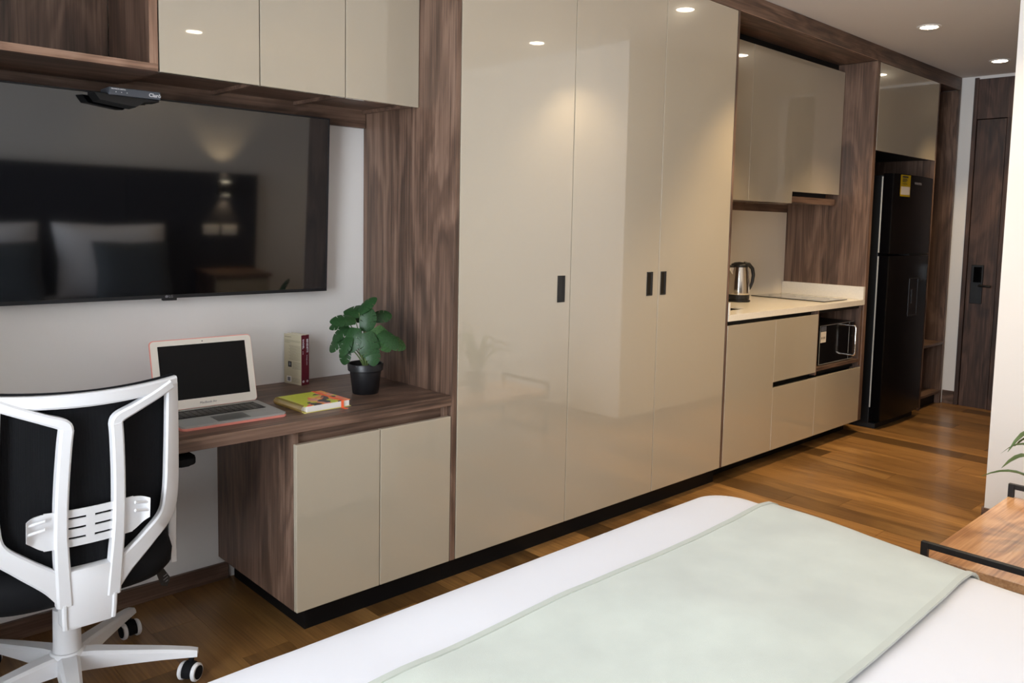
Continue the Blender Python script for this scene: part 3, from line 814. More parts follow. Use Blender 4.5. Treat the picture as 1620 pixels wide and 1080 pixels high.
# lid leaning back
lid_a = R(14.5)
def lidp(u, v, w):      # u across, v up the lid, w towards the user
    hy, hz = LD - 0.004, 0.0125
    return (u, hy + v * math.sin(lid_a) - w * math.cos(lid_a), hz + v * math.cos(lid_a) + w * math.sin(lid_a))
def lid_part(name, outline, w0, w1, mat, parent=t, label=None):
    bm = bmesh.new()
    A = [bm.verts.new(lidp(u, v, w0)) for u, v in outline]; B = [bm.verts.new(lidp(u, v, w1)) for u, v in outline]
    bm.faces.new(A[::-1]); bm.faces.new(B)
    for i in range(len(A)): bm.faces.new((A[i], A[(i + 1) % len(A)], B[(i + 1) % len(A)], B[i]))
    return link_mesh(name, bm, mat, parent, smooth=True)
lid = lid_part('lid_case', rrect(2 * LW + 0.005, 0.231, 0.013, cy=0.1168), -0.006, -0.001, 'coral_case')
lid_part('lid_frame', rrect(2 * LW + 0.001, 0.227, 0.012, cy=0.116), -0.001, 0.0022, 'laptop_bezel')
lid_part('screen', rrect(0.288, 0.180, 0.001, cy=0.122), 0.0023, 0.0027, 'screen_off')
lid_part('camera_dot', rrect(0.004, 0.004, 0.0019, cy=0.2205), 0.0023, 0.0027, 'matte_black')
text('MacBook Air', 0.0105, t, 'grey_print', lidp(-0.028, 0.013, 0.0024), (0, -math.cos(lid_a), math.sin(lid_a)), (1, 0, 0), 'lettering')

# ------------------------------------------------------------------ books
BA = R(13)
def book(x0, x1, label, title, size, sub):
    t = thing('book', label, 'book', (1.5235 + (x0 - 1.5235 + (x1 - x0) / 2) * math.cos(BA) - 0.050 * math.sin(BA), 0.502 + (x0 - 1.5235 + (x1 - x0) / 2) * math.sin(BA) + 0.050 * math.cos(BA), DZ + 0.0003), BA, 'paperback books leaning at the wall')
    w = (x1 - x0) / 2; d0, d1, h = -0.050, 0.049, 0.195
    for nm, a, b_ in (('back_cover', -w, -w + 0.0012), ('front_cover', w - 0.0012, w)):
        bm = bmesh.new(); box(bm, a, b_, d0 + 0.0013, d1, 0, h, 0.0003); link_mesh(nm, bm, 'beige_cover', t)
    bm = bmesh.new(); box(bm, -w, w, d0, d0 + 0.0012, 0, h, 0.0003); link_mesh('spine', bm, 'maroon_cover', t)
    bm = bmesh.new(); box(bm, -w + 0.0014, w - 0.0014, d0 + 0.0016, d1 - 0.002, 0.001, h - 0.002); link_mesh('pages', bm, 'paper', t)
    text(title, size, t, 'white_print', (-0.0045 + 0.0012, d0 - 0.0001, h - 0.016), (0, -1, 0), (0, 0, -1), 'title', bold=0.0004)
    text(sub, size * 0.55, t, 'white_print', (-0.003, d0 - 0.0001, h - 0.016 - len(title) * size * 0.66), (0, -1, 0), (0, 0, -1), 'subtitle')
    bm = bmesh.new(); lathe(bm, [(0.0022, 0), (0.0042, 0), (0.0042, 0.0003), (0.0022, 0.0003), (0.0022, 0)], 20)
    bmesh.ops.rotate(bm, verts=bm.verts[:], cent=(0, 0, 0), matrix=Matrix.Rotation(R(90), 3, 'X'))
    bmesh.ops.translate(bm, verts=bm.verts[:], vec=(0, d0 - 0.0002, 0.014))
    link_mesh('emblem', bm, 'white_print', t)
    return t, w, d0, h
t, w, d0, h = book(1.5235, 1.5415, 'maroon-spined paperback showing its beige printed back cover', 'RACHEL.', 0.0098, 'novela')
xf = -w - 0.0002
def cov(y0, y1, z0, z1, mat, name='print_line', inset=0.0):
    bm = bmesh.new(); box(bm, xf - 0.0002 - inset, xf, y0, y1, z0, z1); link_mesh(name, bm, mat, t)
cov(0.008, 0.045, 0.183, 0.1845, 'dark_print')
for k in range(3): cov(-0.045 + (0.06 if k == 2 else 0), 0.045, 0.170 - k * 0.0045, 0.1708 - k * 0.0045, 'dark_print')
for k in range(14): cov(-0.045, 0.022 - 0.004 * (k % 3), 0.150 - k * 0.0042, 0.1507 - k * 0.0042, 'dark_print')
cov(0.006, 0.026, 0.066, 0.088, 'matte_black', 'portrait_photo'); cov(0.012, 0.020, 0.072, 0.084, 'grey_print', 'portrait_face', 0.0002)
for k in range(7): cov(-0.045, 0.002, 0.086 - k * 0.0042, 0.0867 - k * 0.0042, 'dark_print')
cov(0.008, 0.034, 0.008, 0.030, 'paper', 'price_patch'); cov(0.013, 0.029, 0.011, 0.026, 'grey_print', 'price_block', 0.0002)
for k in range(3): cov(-0.040, 0.004, 0.022 - k * 0.006, 0.0227 - k * 0.006, 'dark_print')
book(1.5425, 1.5610, 'maroon-spined paperback behind the beige one with long white title', 'BENEDETTI', 0.0104, 'Antología poética')

# ------------------------------------------------------------------ spiral notebook
t = thing('notebook', 'thick spiral notebook with lime and orange printed cover on desk', 'notebook', (1.392, 0.178, DZ + 0.0003), R(2.0))
NW, NH = 0.088, 0.094
bm = bmesh.new(); box(bm, -NW, NW + 0.004, -NH - 0.002, NH + 0.002, 0.0, 0.0018, 0.0004); link_mesh('back_cover', bm, 'yellow_board', t)
bm = bmesh.new(); box(bm, -NW + 0.010, NW - 0.002, -NH, NH, 0.0022, 0.0215, 0.0006); link_mesh('pages', bm, 'paper', t)
bm = bmesh.new(); box(bm, -NW, NW + 0.002, -NH - 0.001, NH + 0.001, 0.0220, 0.0240, 0.0005); link_mesh('front_cover', bm, 'notebook_cover', t)
bm = bmesh.new()
nr = 24
for k in range(nr):
    y = -NH + 0.006 + k * (2 * NH - 0.012) / (nr - 1)
    for dy in (-0.0013, 0.0013):
        ring = [(-NW + 0.003 + 0.0125 * math.cos(a), y + dy, 0.0125 + 0.0122 * math.sin(a)) for a in [2 * PI * q / 14 for q in range(14)]]
        tube(bm, ring, 0.0010, 5, closed=True)
s = link_mesh('spiral_binding', bm, 'gold_wire', t, smooth=True); s['label'] = 'gold wire spiral'
bm = bmesh.new()
box(bm, 0.052, 0.062, -NH - 0.003, NH + 0.003, 0.0242, 0.0250)
box(bm, 0.052, 0.062, -NH - 0.0036, -NH - 0.003, 0.0002, 0.0250); box(bm, 0.052, 0.062, NH + 0.003, NH + 0.0036, 0.0002, 0.0250)
link_mesh('elastic_band', bm, 'orange_elastic', t)
bm = bmesh.new(); box(bm, 0.050, 0.062, -NH - 0.032, -NH - 0.004, 0.0001, 0.0006)
link_mesh('ribbon', bm, 'orange_elastic', t)

# ------------------------------------------------------------------ potted plant on the desk
def split_leaf(droop=0.35, cup=0.5):
    """a monstera leaf of unit length lying along +Y, face up +Z: smooth heart outline with a few deep splits"""
    bm = bmesh.new()
    def P(x, y): return (x, y, -cup * x * x - droop * y * y + 0.05 * y)
    def width(t): return 0.37 * math.sin(PI * max(0.0, min(1.0, 0.17 + 0.83 * t))) ** 0.62
    base = [i / 24 for i in range(25)]
    for sgn, cuts in ((-1, (0.34, 0.58)), (1, (0.40, 0.66))):
        st = sorted(set(base + [c + d for c in cuts for d in (-0.022, 0.0, 0.022)]))
        st = [t for t in st if all(abs(t - c) >= 0.0219 or abs(t - c) < 1e-9 for c in cuts)]
        rows = []
        for t in st:
            w = width(t)
            if any(abs(t - c) < 1e-9 for c in cuts): w *= 0.42
            fwd = 0.42 * w * (1 - 0.6 * t)
            rows.append([bm.verts.new(P(sgn * w * k / 4, t + fwd * (k / 4) ** 1.3 - (0.10 * (k / 4) * (1 - t) ** 6))) for k in range(5)])
        for a, b_ in zip(rows, rows[1:]):
            for k in range(4):
                f = (a[k], a[k + 1], b_[k + 1], b_[k])
                bm.faces.new(f if sgn > 0 else f[::-1])
    bmesh.ops.remove_doubles(bm, verts=bm.verts[:], dist=1e-5)
    return bm

POT = Vector((1.645, 0.243, DZ + 0.0003))
t = thing('potted_plant', 'small split-leaf green plant in a black plastic pot on desk', 'plant', POT)
bm = bmesh.new()
lathe(bm, [(0, 0), (0.046, 0), (0.048, 0.003), (0.0575, 0.084), (0.0615, 0.085), (0.0645, 0.087), (0.0660, 0.110), (0.0640, 0.113), (0.0605, 0.111), (0.058, 0.088), (0.0, 0.088)], 40)
link_mesh('pot', bm, 'pot_black', t, smooth=True)
bm = bmesh.new(); lathe(bm, [(0, 0.0885), (0.0575, 0.0885), (0.0575, 0.091), (0.02, 0.096), (0, 0.097)], 30)
link_mesh('soil', bm, 'soil', t, smooth=True)
leaf_me = {}
for nm, mt in (('leaf_green', 'leaf_green'), ('leaf_yellowish', 'leaf_yellowish')):
    bm = split_leaf()
    bmesh.ops.recalc_face_normals(bm, faces=bm.faces[:])
    me = bpy.data.meshes.new('leaf'); bm.to_mesh(me); bm.free(); me.materials.append(MATS[mt]); me.shade_smooth(); leaf_me[nm] = me
VR = Vector((0.74, -0.67, 0)); VU = Vector((0, 0, 1)); VT = Vector((-0.55, -0.83, 0.0))   # across, up, towards the room
# across, up, towards-room offsets of the leaf base; tip direction (across, up, out); length; tilt of the face; colour
leaves = [(-0.065, 0.205, 0.00, (0.9, 0.42, -0.1), 0.135, (-0.25, 0.75, 0.55), 0), (-0.030, 0.190, 0.03, (-0.85, 0.15, 0.3), 0.12, (-0.2, 0.8, 0.6), 0),
          (-0.050, 0.165, 0.02, (-0.8, -0.45, 0.2), 0.105, (-0.3, 0.7, 0.6), 0), (-0.070, 0.130, 0.02, (-0.72, -0.6, 0.1), 0.10, (-0.4, 0.6, 0.65), 0),
          (-0.055, 0.100, 0.045, (-0.3, -0.92, 0.2), 0.095, (-0.45, 0.15, 0.85), 0), (-0.030, 0.165, 0.05, (-0.25, -0.8, 0.45), 0.12, (-0.35, 0.35, 0.85), 0),
          (0.000, 0.150, 0.03, (0.18, 0.95, 0.1), 0.115, (-0.1, -0.15, 0.95), 0), (0.000, 0.150, 0.06, (0.25, -0.9, 0.3), 0.14, (-0.05, 0.35, 0.93), 0),
          (0.030, 0.165, 0.03, (0.62, -0.75, 0.25), 0.135, (0.35, 0.45, 0.82), 1), (0.050, 0.125, 0.00, (0.95, -0.22, 0.05), 0.125, (0.1, 0.75, 0.65), 1),
          (0.020, 0.105, 0.055, (0.1, -0.85, 0.4), 0.10, (0.05, 0.35, 0.93), 0), (0.020, 0.190, -0.03, (0.8, 0.25, -0.2), 0.10, (0.2, 0.6, 0.75), 0), (-0.045, 0.135, 0.06, (-0.5, -0.7, 0.4), 0.10, (-0.5, 0.4, 0.75), 0), (0.045, 0.150, 0.04, (0.75, -0.45, 0.4), 0.115, (0.3, 0.6, 0.7), 0), (-0.020, 0.215, 0.01, (0.55, 0.75, 0.1), 0.11, (-0.6, 0.5, 0.6), 0), (-0.060, 0.175, -0.01, (-0.95, -0.1, 0.0), 0.09, (-0.1, 0.8, 0.6), 0),
          (-0.010, 0.175, -0.05, (-0.2, 0.6, -0.7), 0.11, (0.0, 0.6, 0.7), 0), (0.030, 0.130, -0.05, (0.55, -0.2, -0.8), 0.11, (0.3, 0.8, -0.2), 0)]
for k, (a, u, f, tip, ln, nrm, ci) in enumerate(leaves):
    base = VR * (a * 1.22) + VU * (u * 1.04 + 0.078) + VT * f
    yv = (VR * tip[0] + VU * tip[1] + VT * tip[2]).normalized()
    zv = (VR * nrm[0] + VU * nrm[1] + VT * nrm[2]).normalized()
    zv = (zv - yv * zv.dot(yv)).normalized()
    xv = yv.cross(zv)
    o = bpy.data.objects.new('leaf', leaf_me['leaf_yellowish' if ci else 'leaf_green'])
    COL.objects.link(o); o.parent = t
    mm = Matrix((xv, yv, zv)).transposed().to_4x4() @ Matrix.Scale(ln * 0.74, 4)
    mm.translation = base
    o.matrix_local = mm
    bm = bmesh.new()
    p0 = Vector((0.006 * math.cos(k * 2.4), 0.006 * math.sin(k * 2.4), 0.088)); p3 = base
    p1 = p0 + Vector((p3.x * 0.1, p3.y * 0.1, (p3.z - p0.z) * 0.45)); p2 = p0.lerp(p3, 0.75) + Vector((0, 0, 0.015))
    pts = [p0 * (1 - s) ** 3 + p1 * 3 * s * (1 - s) ** 2 + p2 * 3 * s * s * (1 - s) + p3 * s ** 3 for s in [q / 8 for q in range(9)]]
    tube(bm, pts, [0.0032 - 0.0018 * q / 8 for q in range(9)], 6)
    link_mesh('stem', bm, 'stem_green', t, smooth=True)

# ------------------------------------------------------------------ office chair
CH = Vector((0.612, 0.16, 0))
chair = thing('office_chair', 'white plastic office chair with black mesh back pushed under the desk', 'chair', CH)
def back_y(X, z): return -0.16 + (-0.05 - 0.13 * (z - 0.3) + 0.9 * X * X)     # local surface of the backrest
def bs(X, z, off=0.0): return Vector((X, back_y(X, z) + off, z))
def smooth_path(pts, n=6):
    """Catmull-Rom through (X, z, width) points"""
    out = []
    P = [pts[0]] + list(pts) + [pts[-1]]
    for i in range(1, len(P) - 2):
        for k in range(n):
            s = k / n
            out.append(tuple(0.5 * ((2 * P[i][c]) + (-P[i - 1][c] + P[i + 1][c]) * s + (2 * P[i - 1][c] - 5 * P[i][c] + 4 * P[i + 1][c] - P[i + 2][c]) * s * s + (-P[i - 1][c] + 3 * P[i][c] - 3 * P[i + 1][c] + P[i + 2][c]) * s ** 3) for c in range(len(pts[0]))))
    out.append(tuple(pts[-1]))
    return out
def strap(bm, path, t0=-0.014, t1=0.014, ch=0.005):
    """chamfered bar laid on the backrest surface along (X, z, width)"""
    rings = []
    for i, (X, z, w) in enumerate(path):
        a, b_ = path[max(i - 1, 0)], path[min(i + 1, len(path) - 1)]
        tx, tz = b_[0] - a[0], b_[1] - a[1]; l = math.hypot(tx, tz) or 1
        sx, sz = tz / l, -tx / l
        c = min(ch, w * 0.3)
        sec = [(-w / 2, t0 + c), (-w / 2 + c, t0), (w / 2 - c, t0), (w / 2, t0 + c), (w / 2, t1 - c), (w / 2 - c, t1), (-w / 2 + c, t1), (-w / 2, t1 - c)]
        rings.append([bm.verts.new(bs(X + sx * s, z + sz * s, o)) for s, o in sec])
    for a, b_ in zip(rings, rings[1:]):
        for j in range(8): bm.faces.new((a[j], a[(j + 1) % 8], b_[(j + 1) % 8], b_[j]))
    bm.faces.new(rings[0][::-1]); bm.faces.new(rings[-1])
bm = bmesh.new()
for s in (-1, 1):
    side = smooth_path([(s * 0.052, 0.388, 0.060), (s * 0.085, 0.430, 0.058), (s * 0.150, 0.487, 0.050), (s * 0.202, 0.540, 0.047), (s * 0.2155, 0.61, 0.045), (s * 0.2145, 0.72, 0.041), (s * 0.2105, 0.84, 0.037), (s * 0.2070, 0.915, 0.034)])
    strap(bm, side)
    upr = smooth_path([(s * 0.058, 0.36, 0.036), (s * 0.0635, 0.46, 0.034), (s * 0.0680, 0.56, 0.031), (s * 0.0665, 0.68, 0.030), (s * 0.0610, 0.79, 0.030), (s * 0.0570, 0.835, 0.030)])
    strap(bm, upr, -0.020, 0.014)
    vee = smooth_path([(s * 0.0570, 0.825, 0.029), (s * 0.0630, 0.848, 0.030), (s * 0.105, 0.868, 0.026), (s * 0.160, 0.893, 0.026), (s * 0.205, 0.915, 0.028)])
    strap(bm, vee, -0.018, 0.014)
top = [(-0.222 + 0.444 * k / 16, 0.9065 + 0.0115 * (abs(k - 8) / 8) ** 2, 0.036 - 0.003 * (abs(k - 8) / 8)) for k in range(17)]
strap(bm, top, -0.012, 0.014)
link_mesh('back_frame', bm, 'white_plastic', chair, smooth=True, angle=35)
# lower bracket plate with ribs at its foot
bm = bmesh.new()
o = [(-0.064, 0.298), (-0.050, 0.290), (0.050, 0.290), (0.064, 0.298), (0.066, 0.40), (0.060, 0.455), (-0.060, 0.455), (-0.066, 0.40)]
A = [bm.verts.new(bs(x, z, -0.018)) for x, z in o]; B = [bm.verts.new(bs(x, z, 0.030)) for x, z in o]
bm.faces.new(A[::-1]); bm.faces.new(B)
for i in range(len(o)): bm.faces.new((A[i], A[(i + 1) % len(o)], B[(i + 1) % len(o)], B[i]))
bmesh.ops.bevel(bm, geom=bm.edges[:], offset=0.004, segments=2, profile=0.5, affect='EDGES', clamp_overlap=True)
br = link_mesh('back_bracket', bm, 'white_plastic', chair, smooth=True, angle=35)
for s in (-1, 1):
    bm = bmesh.new()
    strap(bm, [(s * 0.0575, 0.295, 0.013), (s * 0.0595, 0.33, 0.013), (s * 0.0600, 0.365, 0.013)], -0.0215, -0.012, 0.004)
    link_mesh('bracket_rib', bm, 'white_plastic', br, smooth=True)
# arm that carries the back, curving under the seat
bm = bmesh.new()
pts = [(0, back_y(0, 0.31) + 0.03, 0.315), (0, -0.15, 0.312), (0, -0.08, 0.322), (0, 0.02, 0.335), (0, 0.06, 0.337)]
for i in range(len(pts) - 1):
    pass
prism(bm, [(back_y(0, 0.3) + 0.01, 0.297), (-0.12, 0.300), (0.05, 0.318), (0.05, 0.342), (-0.12, 0.335), (back_y(0, 0.3) + 0.01, 0.345)], 'x', -0.045, 0.045, 0.004)
link_mesh('support_arm', bm, 'white_plastic', chair, smooth=True)
# mesh panel
bm = bmesh.new()
gx, gz = 20, 20
grid = []
for j in range(gz + 1):
    f = j / gz; z = 0.44 + 0.49 * f
    hwid = 0.222 if z > 0.60 else 0.222 - (0.60 - z) * 0.72
    grid.append([bm.verts.new(bs(-hwid + 2 * hwid * i / gx, z + (0.0105 * (abs(i - gx / 2) / (gx / 2)) ** 2 - 0.004 if j == gz else 0), 0.0155)) for i in range(gx + 1)])
for j in range(gz):
    for i in range(gx): bm.faces.new((grid[j][i], grid[j][i + 1], grid[j + 1][i + 1], grid[j + 1][i]))
bmesh.ops.solidify(bm, geom=bm.faces[:], thickness=0.006)
link_mesh('mesh_back', bm, 'mesh_black', chair, smooth=True)
bm = bmesh.new()
tube(bm, [bs(x, 0.9245 + 0.0125 * (abs(x) / 0.222) ** 2, 0.012) for x in [-0.215 + 0.43 * k / 20 for k in range(21)]], 0.0045, 6)
link_mesh('top_piping', bm, 'soft_black', chair, smooth=True)
# lumbar support: slotted belt held off the mesh, ears folded back
bm = bmesh.new()
LZ0, LZ1 = 0.532, 0.632
def lum(X, z):
    return Vector((X, back_y(0.0, z) - 0.006 + 0.55 * X * X, z - 0.012 + 0.25 * X * X))
def lum_patch(x0, x1, z0, z1, n=6):
    cols = []
    for k in range(n + 1):
        x = x0 + (x1 - x0) * k / n
        cols.append([bm.verts.new(lum(x, z0)), bm.verts.new(lum(x, z1)), bm.verts.new(lum(x, z1) + Vector((0, 0.005, 0))), bm.verts.new(lum(x, z0) + Vector((0, 0.005, 0)))])
    for a, b_ in zip(cols, cols[1:]):
        for j in range(4): bm.faces.new((a[j], a[(j + 1) % 4], b_[(j + 1) % 4], b_[j]))
    bm.faces.new(cols[0][::-1]); bm.faces.new(cols[-1])
zs = [LZ0, LZ0 + 0.020, LZ0 + 0.026, LZ0 + 0.047, LZ0 + 0.053, LZ0 + 0.074, LZ0 + 0.080, LZ1]
for i in range(0, 8, 2): lum_patch(-0.105, 0.105, zs[i], zs[i + 1])
for i in range(1, 7, 2):
    lum_patch(-0.105, -0.075, zs[i], zs[i + 1], 2); lum_patch(-0.010, 0.010, zs[i], zs[i + 1], 1); lum_patch(0.075, 0.105, zs[i], zs[i + 1], 2)
def lum_ear(sg):
    """tapering end of the belt, its tip rolled back towards the room"""
    cols = []
    for k in range(9):
        f = k / 8
        x = sg * (0.105 + 0.040 * f)
        z0 = LZ0 + 0.002 + 0.030 * f ** 1.3; z1 = LZ1 - 0.002 - 0.012 * f ** 1.5
        back = -0.016 * max(0.0, (f - 0.45) / 0.55) ** 2
        o_ = Vector((0, back, 0)); th = Vector((0, 0.005, 0))
        cols.append([bm.verts.new(lum(x, z0) + o_), bm.verts.new(lum(x, z1) + o_), bm.verts.new(lum(x, z1) + o_ + th), bm.verts.new(lum(x, z0) + o_ + th)])
    for a, b_ in zip(cols, cols[1:]):
        for j in range(4): bm.faces.new((a[j], a[(j + 1) % 4], b_[(j + 1) % 4], b_[j]))
    bm.faces.new(cols[0][::-1]); bm.faces.new(cols[-1])
lum_ear(-1); lum_ear(1)
link_mesh('lumbar_support', bm, 'white_plastic', chair, smooth=True, angle=35)
for s in (-1, 1):
    bm = bmesh.new()
    pts = [lum(s * x, LZ0 + 0.034 + 0.004 * k) + Vector((0, -0.012 - 0.002 * k, 0.018)) for k, x in enumerate((0.143, 0.132, 0.118, 0.105))]
    for dz in (0.0, 0.022): tube(bm, [p + Vector((0, 0, dz)) for p in pts], 0.0042, 8)
    link_mesh('lumbar_ear', bm, 'white_plastic', chair, smooth=True)
# seat cushion
bm = bmesh.new()
rings = []
for dz, ins in ((0.345, 0.05), (0.352, 0.02), (0.375, 0.003), (0.405, 0.0), (0.432, 0.006), (0.448, 0.025), (0.455, 0.06), (0.457, 0.12)):
    pts = []
    for k in range(48):
        a = 2 * PI * k / 48
        c, s_ = math.cos(a), math.sin(a)
        ex = 2 / 3.6
        x = math.copysign(abs(c) ** ex, c) * (0.262 - ins); y = 0.020 + math.copysign(abs(s_) ** ex, s_) * (0.235 - ins)
        pts.append(bm.verts.new((x, y, dz - 0.03 * max(0, (y - 0.12)) + (0.012 if dz > 0.44 else 0) * (x / 0.25) ** 2)))
    rings.append(pts)
for a, b_ in zip(rings, rings[1:]):
    for j in range(48): bm.faces.new((a[j], a[(j + 1) % 48], b_[(j + 1) % 48], b_[j]))
bm.faces.new(rings[0][::-1]); bm.faces.new(rings[-1])
link_mesh('seat', bm, 'soft_black', chair, smooth=True, angle=60)
part('seat_pan', chair, 'white_plastic', [(-0.16, 0.16, -0.10, 0.16, 0.336, 0.3448)], 0.003, world=False)
# mechanism, column, base
bm = bmesh.new(); box(bm, -0.07, 0.07, -0.05, 0.12, 0.305, 0.3355, 0.006); link_mesh('tilt_mechanism', bm, 'matte_black', chair)
bm = bmesh.new(); lathe(bm, [(0, 0.135), (0.036, 0.135), (0.034, 0.26), (0.026, 0.262), (0.026, 0.3045), (0, 0.3045)], 28)
link_mesh('gas_column', bm, 'white_plastic', chair, smooth=True)
bm = bmesh.new(); lathe(bm, [(0, 0.055), (0.022, 0.055), (0.024, 0.072), (0.040, 0.075), (0.047, 0.095), (0.046, 0.128), (0.041, 0.1345), (0, 0.1345)], 32)
link_mesh('hub', bm, 'white_plastic', chair, smooth=True)
for k in range(5):
    a = R(-28.0 + 72 * k)
    ca, sa = math.cos(a), math.sin(a)
    def rp(r, s, z): return (ca * r - sa * s, sa * r + ca * s, z)
    bm = bmesh.new()
    rings = []
    for r, w, zb, zt in ((0.030, 0.030, 0.078, 0.130), (0.070, 0.029, 0.080, 0.129), (0.15, 0.025, 0.080, 0.119), (0.25, 0.021, 0.078, 0.106), (0.320, 0.018, 0.074, 0.095), (0.344, 0.016, 0.072, 0.089)):
        rings.append([bm.verts.new(rp(r, s, z)) for s, z in ((-w, zb), (w, zb), (w * 0.92, zt - 0.008), (w * 0.62, zt), (-w * 0.62, zt), (-w * 0.92, zt - 0.008))])
    for p, q in zip(rings, rings[1:]):
        for j in range(6): bm.faces.new((p[j], p[(j + 1) % 6], q[(j + 1) % 6], q[j]))
    bm.faces.new(rings[0][::-1]); bm.faces.new(rings[-1])
    link_mesh('leg', bm, 'white_plastic', chair, smooth=True, angle=30)
    # caster: hood with two wheels, trailing at its own angle
    cx_, cy_ = ca * 0.326, sa * 0.326
    ang = R(35 + 61 * k)
    cm = Matrix.Rotation(ang, 3, 'Z')
    bm = bmesh.new()
    lathe(bm, [(0, 0.040), (0.008, 0.040), (0.008, 0.0775), (0, 0.0775)], 10)
    prof = [(0.027 * math.cos(R(d)) - 0.008, 0.0275 + 0.030 * math.sin(R(d))) for d in range(-20, 201, 20)]
    prism(bm, prof, 'y', -0.014, 0.014, 0.003)
    bmesh.ops.rotate(bm, verts=bm.verts[:], cent=(0, 0, 0), matrix=cm)
    bmesh.ops.translate(bm, verts=bm.verts[:], vec=(cx_, cy_, 0))
    cs = link_mesh('caster', bm, 'soft_black', chair, smooth=True)
    for s in (-1, 1):
        bm = bmesh.new(); lathe(bm, [(0, -0.006), (0.0235, -0.006), (0.0265, -0.003), (0.0265, 0.004), (0.024, 0.007), (0.016, 0.0075), (0, 0.007)], 24)
        bmesh.ops.rotate(bm, verts=bm.verts[:], cent=(0, 0, 0), matrix=Matrix.Rotation(R(-90 * s), 3, 'X'))
        bmesh.ops.translate(bm, verts=bm.verts[:], vec=(-0.008, s * 0.0205, 0.0268))
        bmesh.ops.rotate(bm, verts=bm.verts[:], cent=(0, 0, 0), matrix=cm)
        bmesh.ops.translate(bm, verts=bm.verts[:], vec=(cx_, cy_, 0))
        link_mesh('wheel', bm, 'white_plastic', cs, smooth=True)
        bm = bmesh.new(); lathe(bm, [(0, 0.0072), (0.0195, 0.0076), (0.0195, 0.0092), (0.0, 0.0100)], 20)
        bmesh.ops.rotate(bm, verts=bm.verts[:], cent=(0, 0, 0), matrix=Matrix.Rotation(R(-90 * s), 3, 'X'))
        bmesh.ops.translate(bm, verts=bm.verts[:], vec=(-0.008, s * 0.0205, 0.0268))
        bmesh.ops.rotate(bm, verts=bm.verts[:], cent=(0, 0, 0), matrix=cm)
        bmesh.ops.translate(bm, verts=bm.verts[:], vec=(cx_, cy_, 0))
        link_mesh('hubcap', bm, 'soft_black', cs, smooth=True)
# armrests
for s in (-1, 1):
    bm = bmesh.new()
    prism(bm, [(-0.075, 0.375), (-0.025, 0.375), (-0.030, 0.500), (-0.034, 0.639), (-0.070, 0.639), (-0.078, 0.500)], 'x', s * 0.268 - 0.011, s * 0.268 + 0.011, 0.004)
    box(bm, min(s * 0.15, s * 0.279), max(s * 0.15, s * 0.279), -0.07, -0.03, 0.338, 0.344)
    box(bm, s * 0.268 - 0.011 if s < 0 else s * 0.268 - 0.004, s * 0.268 + 0.004 if s < 0 else s * 0.268 + 0.011, -0.075, -0.025, 0.338, 0.376)
    po_ = link_mesh('arm_post', bm, 'white_plastic', chair, smooth=True)
    bm = bmesh.new(); box(bm, s * 0.284 - 0.004, s * 0.284 + 0.004, -0.062, -0.042, 0.515, 0.532, 0.001); link_mesh('height_button', bm, 'white_plastic', po_)
    bm = bmesh.new()
    prism(bm, rrect(0.080, 0.24, 0.030, cx=s * 0.284, cy=-0.02), 'z', 0.640, 0.662, 0.005)
    link_mesh('arm_pad', bm, 'soft_black', chair, smooth=True)
# care tag under the seat edge
bm = bmesh.new()
tg = [(0.190, -0.15, 0.362), (0.222, -0.125, 0.350), (0.240, -0.13, 0.318), (0.226, -0.145, 0.300), (0.205, -0.155, 0.312)]
A = [bm.verts.new(p) for p in tg]; B = [bm.verts.new(Vector(p) + Vector((0.0, 0.001, 0))) for p in tg]
bm.faces.new(A); bm.faces.new(B[::-1])
for i in range(5): bm.faces.new((A[i], A[(i + 1) % 5], B[(i + 1) % 5], B[i]))
tagp = link_mesh('care_tag', bm, 'matte_black', chair)
for k in range(3):
    bm = bmesh.new()
    c0 = Vector((0.2155, -0.1455, 0.312 + k * 0.010))
    tube(bm, [c0, c0 + Vector((0.014, 0.006, 0.004))], 0.0011, 5)
    link_mesh('print_line', bm, 'grey_print', tagp)

# ------------------------------------------------------------------ bed
BX0, BX1, BY0, BY1 = 0.40, 2.295, -2.93, -0.865
ZT = 0.522
def bed_outline(ins, n=10):
    """rounded outline, right edge drawn in towards the head end; ins = inset"""
    r = max(0.16 - ins, 0.02)
    def xr(y): return BX1 - ins - 0.10 * max(0.0, min(1.0, (BY1 - 0.25 - y) / 0.75))
    pts = []
    x0, y0, y1 = BX0 + ins, BY0 + ins * 0.3, BY1 - ins
    # foot right corner
    for k in range(n + 1):
        a = R(90 - 90 * k / n)
        pts.append((xr(y1) - r + r * math.cos(a), y1 - r + r * math.sin(a)))
    for k in range(1, 13):
        y = y1 - r + (y0 + 0.05 - (y1 - r)) * k / 12
        pts.append((xr(y), y))
    pts.append((xr(y0) - 0.04, y0)); pts.append((x0 + 0.04, y0)); pts.append((x0, y0 + 0.05))
    for k in range(1, 9): pts.append((x0, y0 + 0.05 + (y1 - r - y0 - 0.05) * k / 8))
    for k in range(1, n + 1):
        a = R(180 - 90 * k / n)
        pts.append((x0 + r + r * math.cos(a), y1 - r + r * math.sin(a)))
    m = 14
    xa = x0 + r; xb = xr(y1) - r
    for k in range(1, m): pts.append((xa + (xb - xa) * k / m, y1))
    return pts
def bed_prof(d):
    """height of the bedding at distance d inside the edge"""
    rr = 0.10
    if d >= rr: return ZT + 0.004 * min(1.0, (d - rr) / 0.2)
    return ZT - rr * 0.62 * (1 - math.sqrt(max(0.0, 1 - (1 - d / rr) ** 2)))
bed = thing('bed', 'wide bed with white duvet standing in front of the beige wardrobe', 'bed', (1.35, -1.9, 0))
bm = bmesh.new()
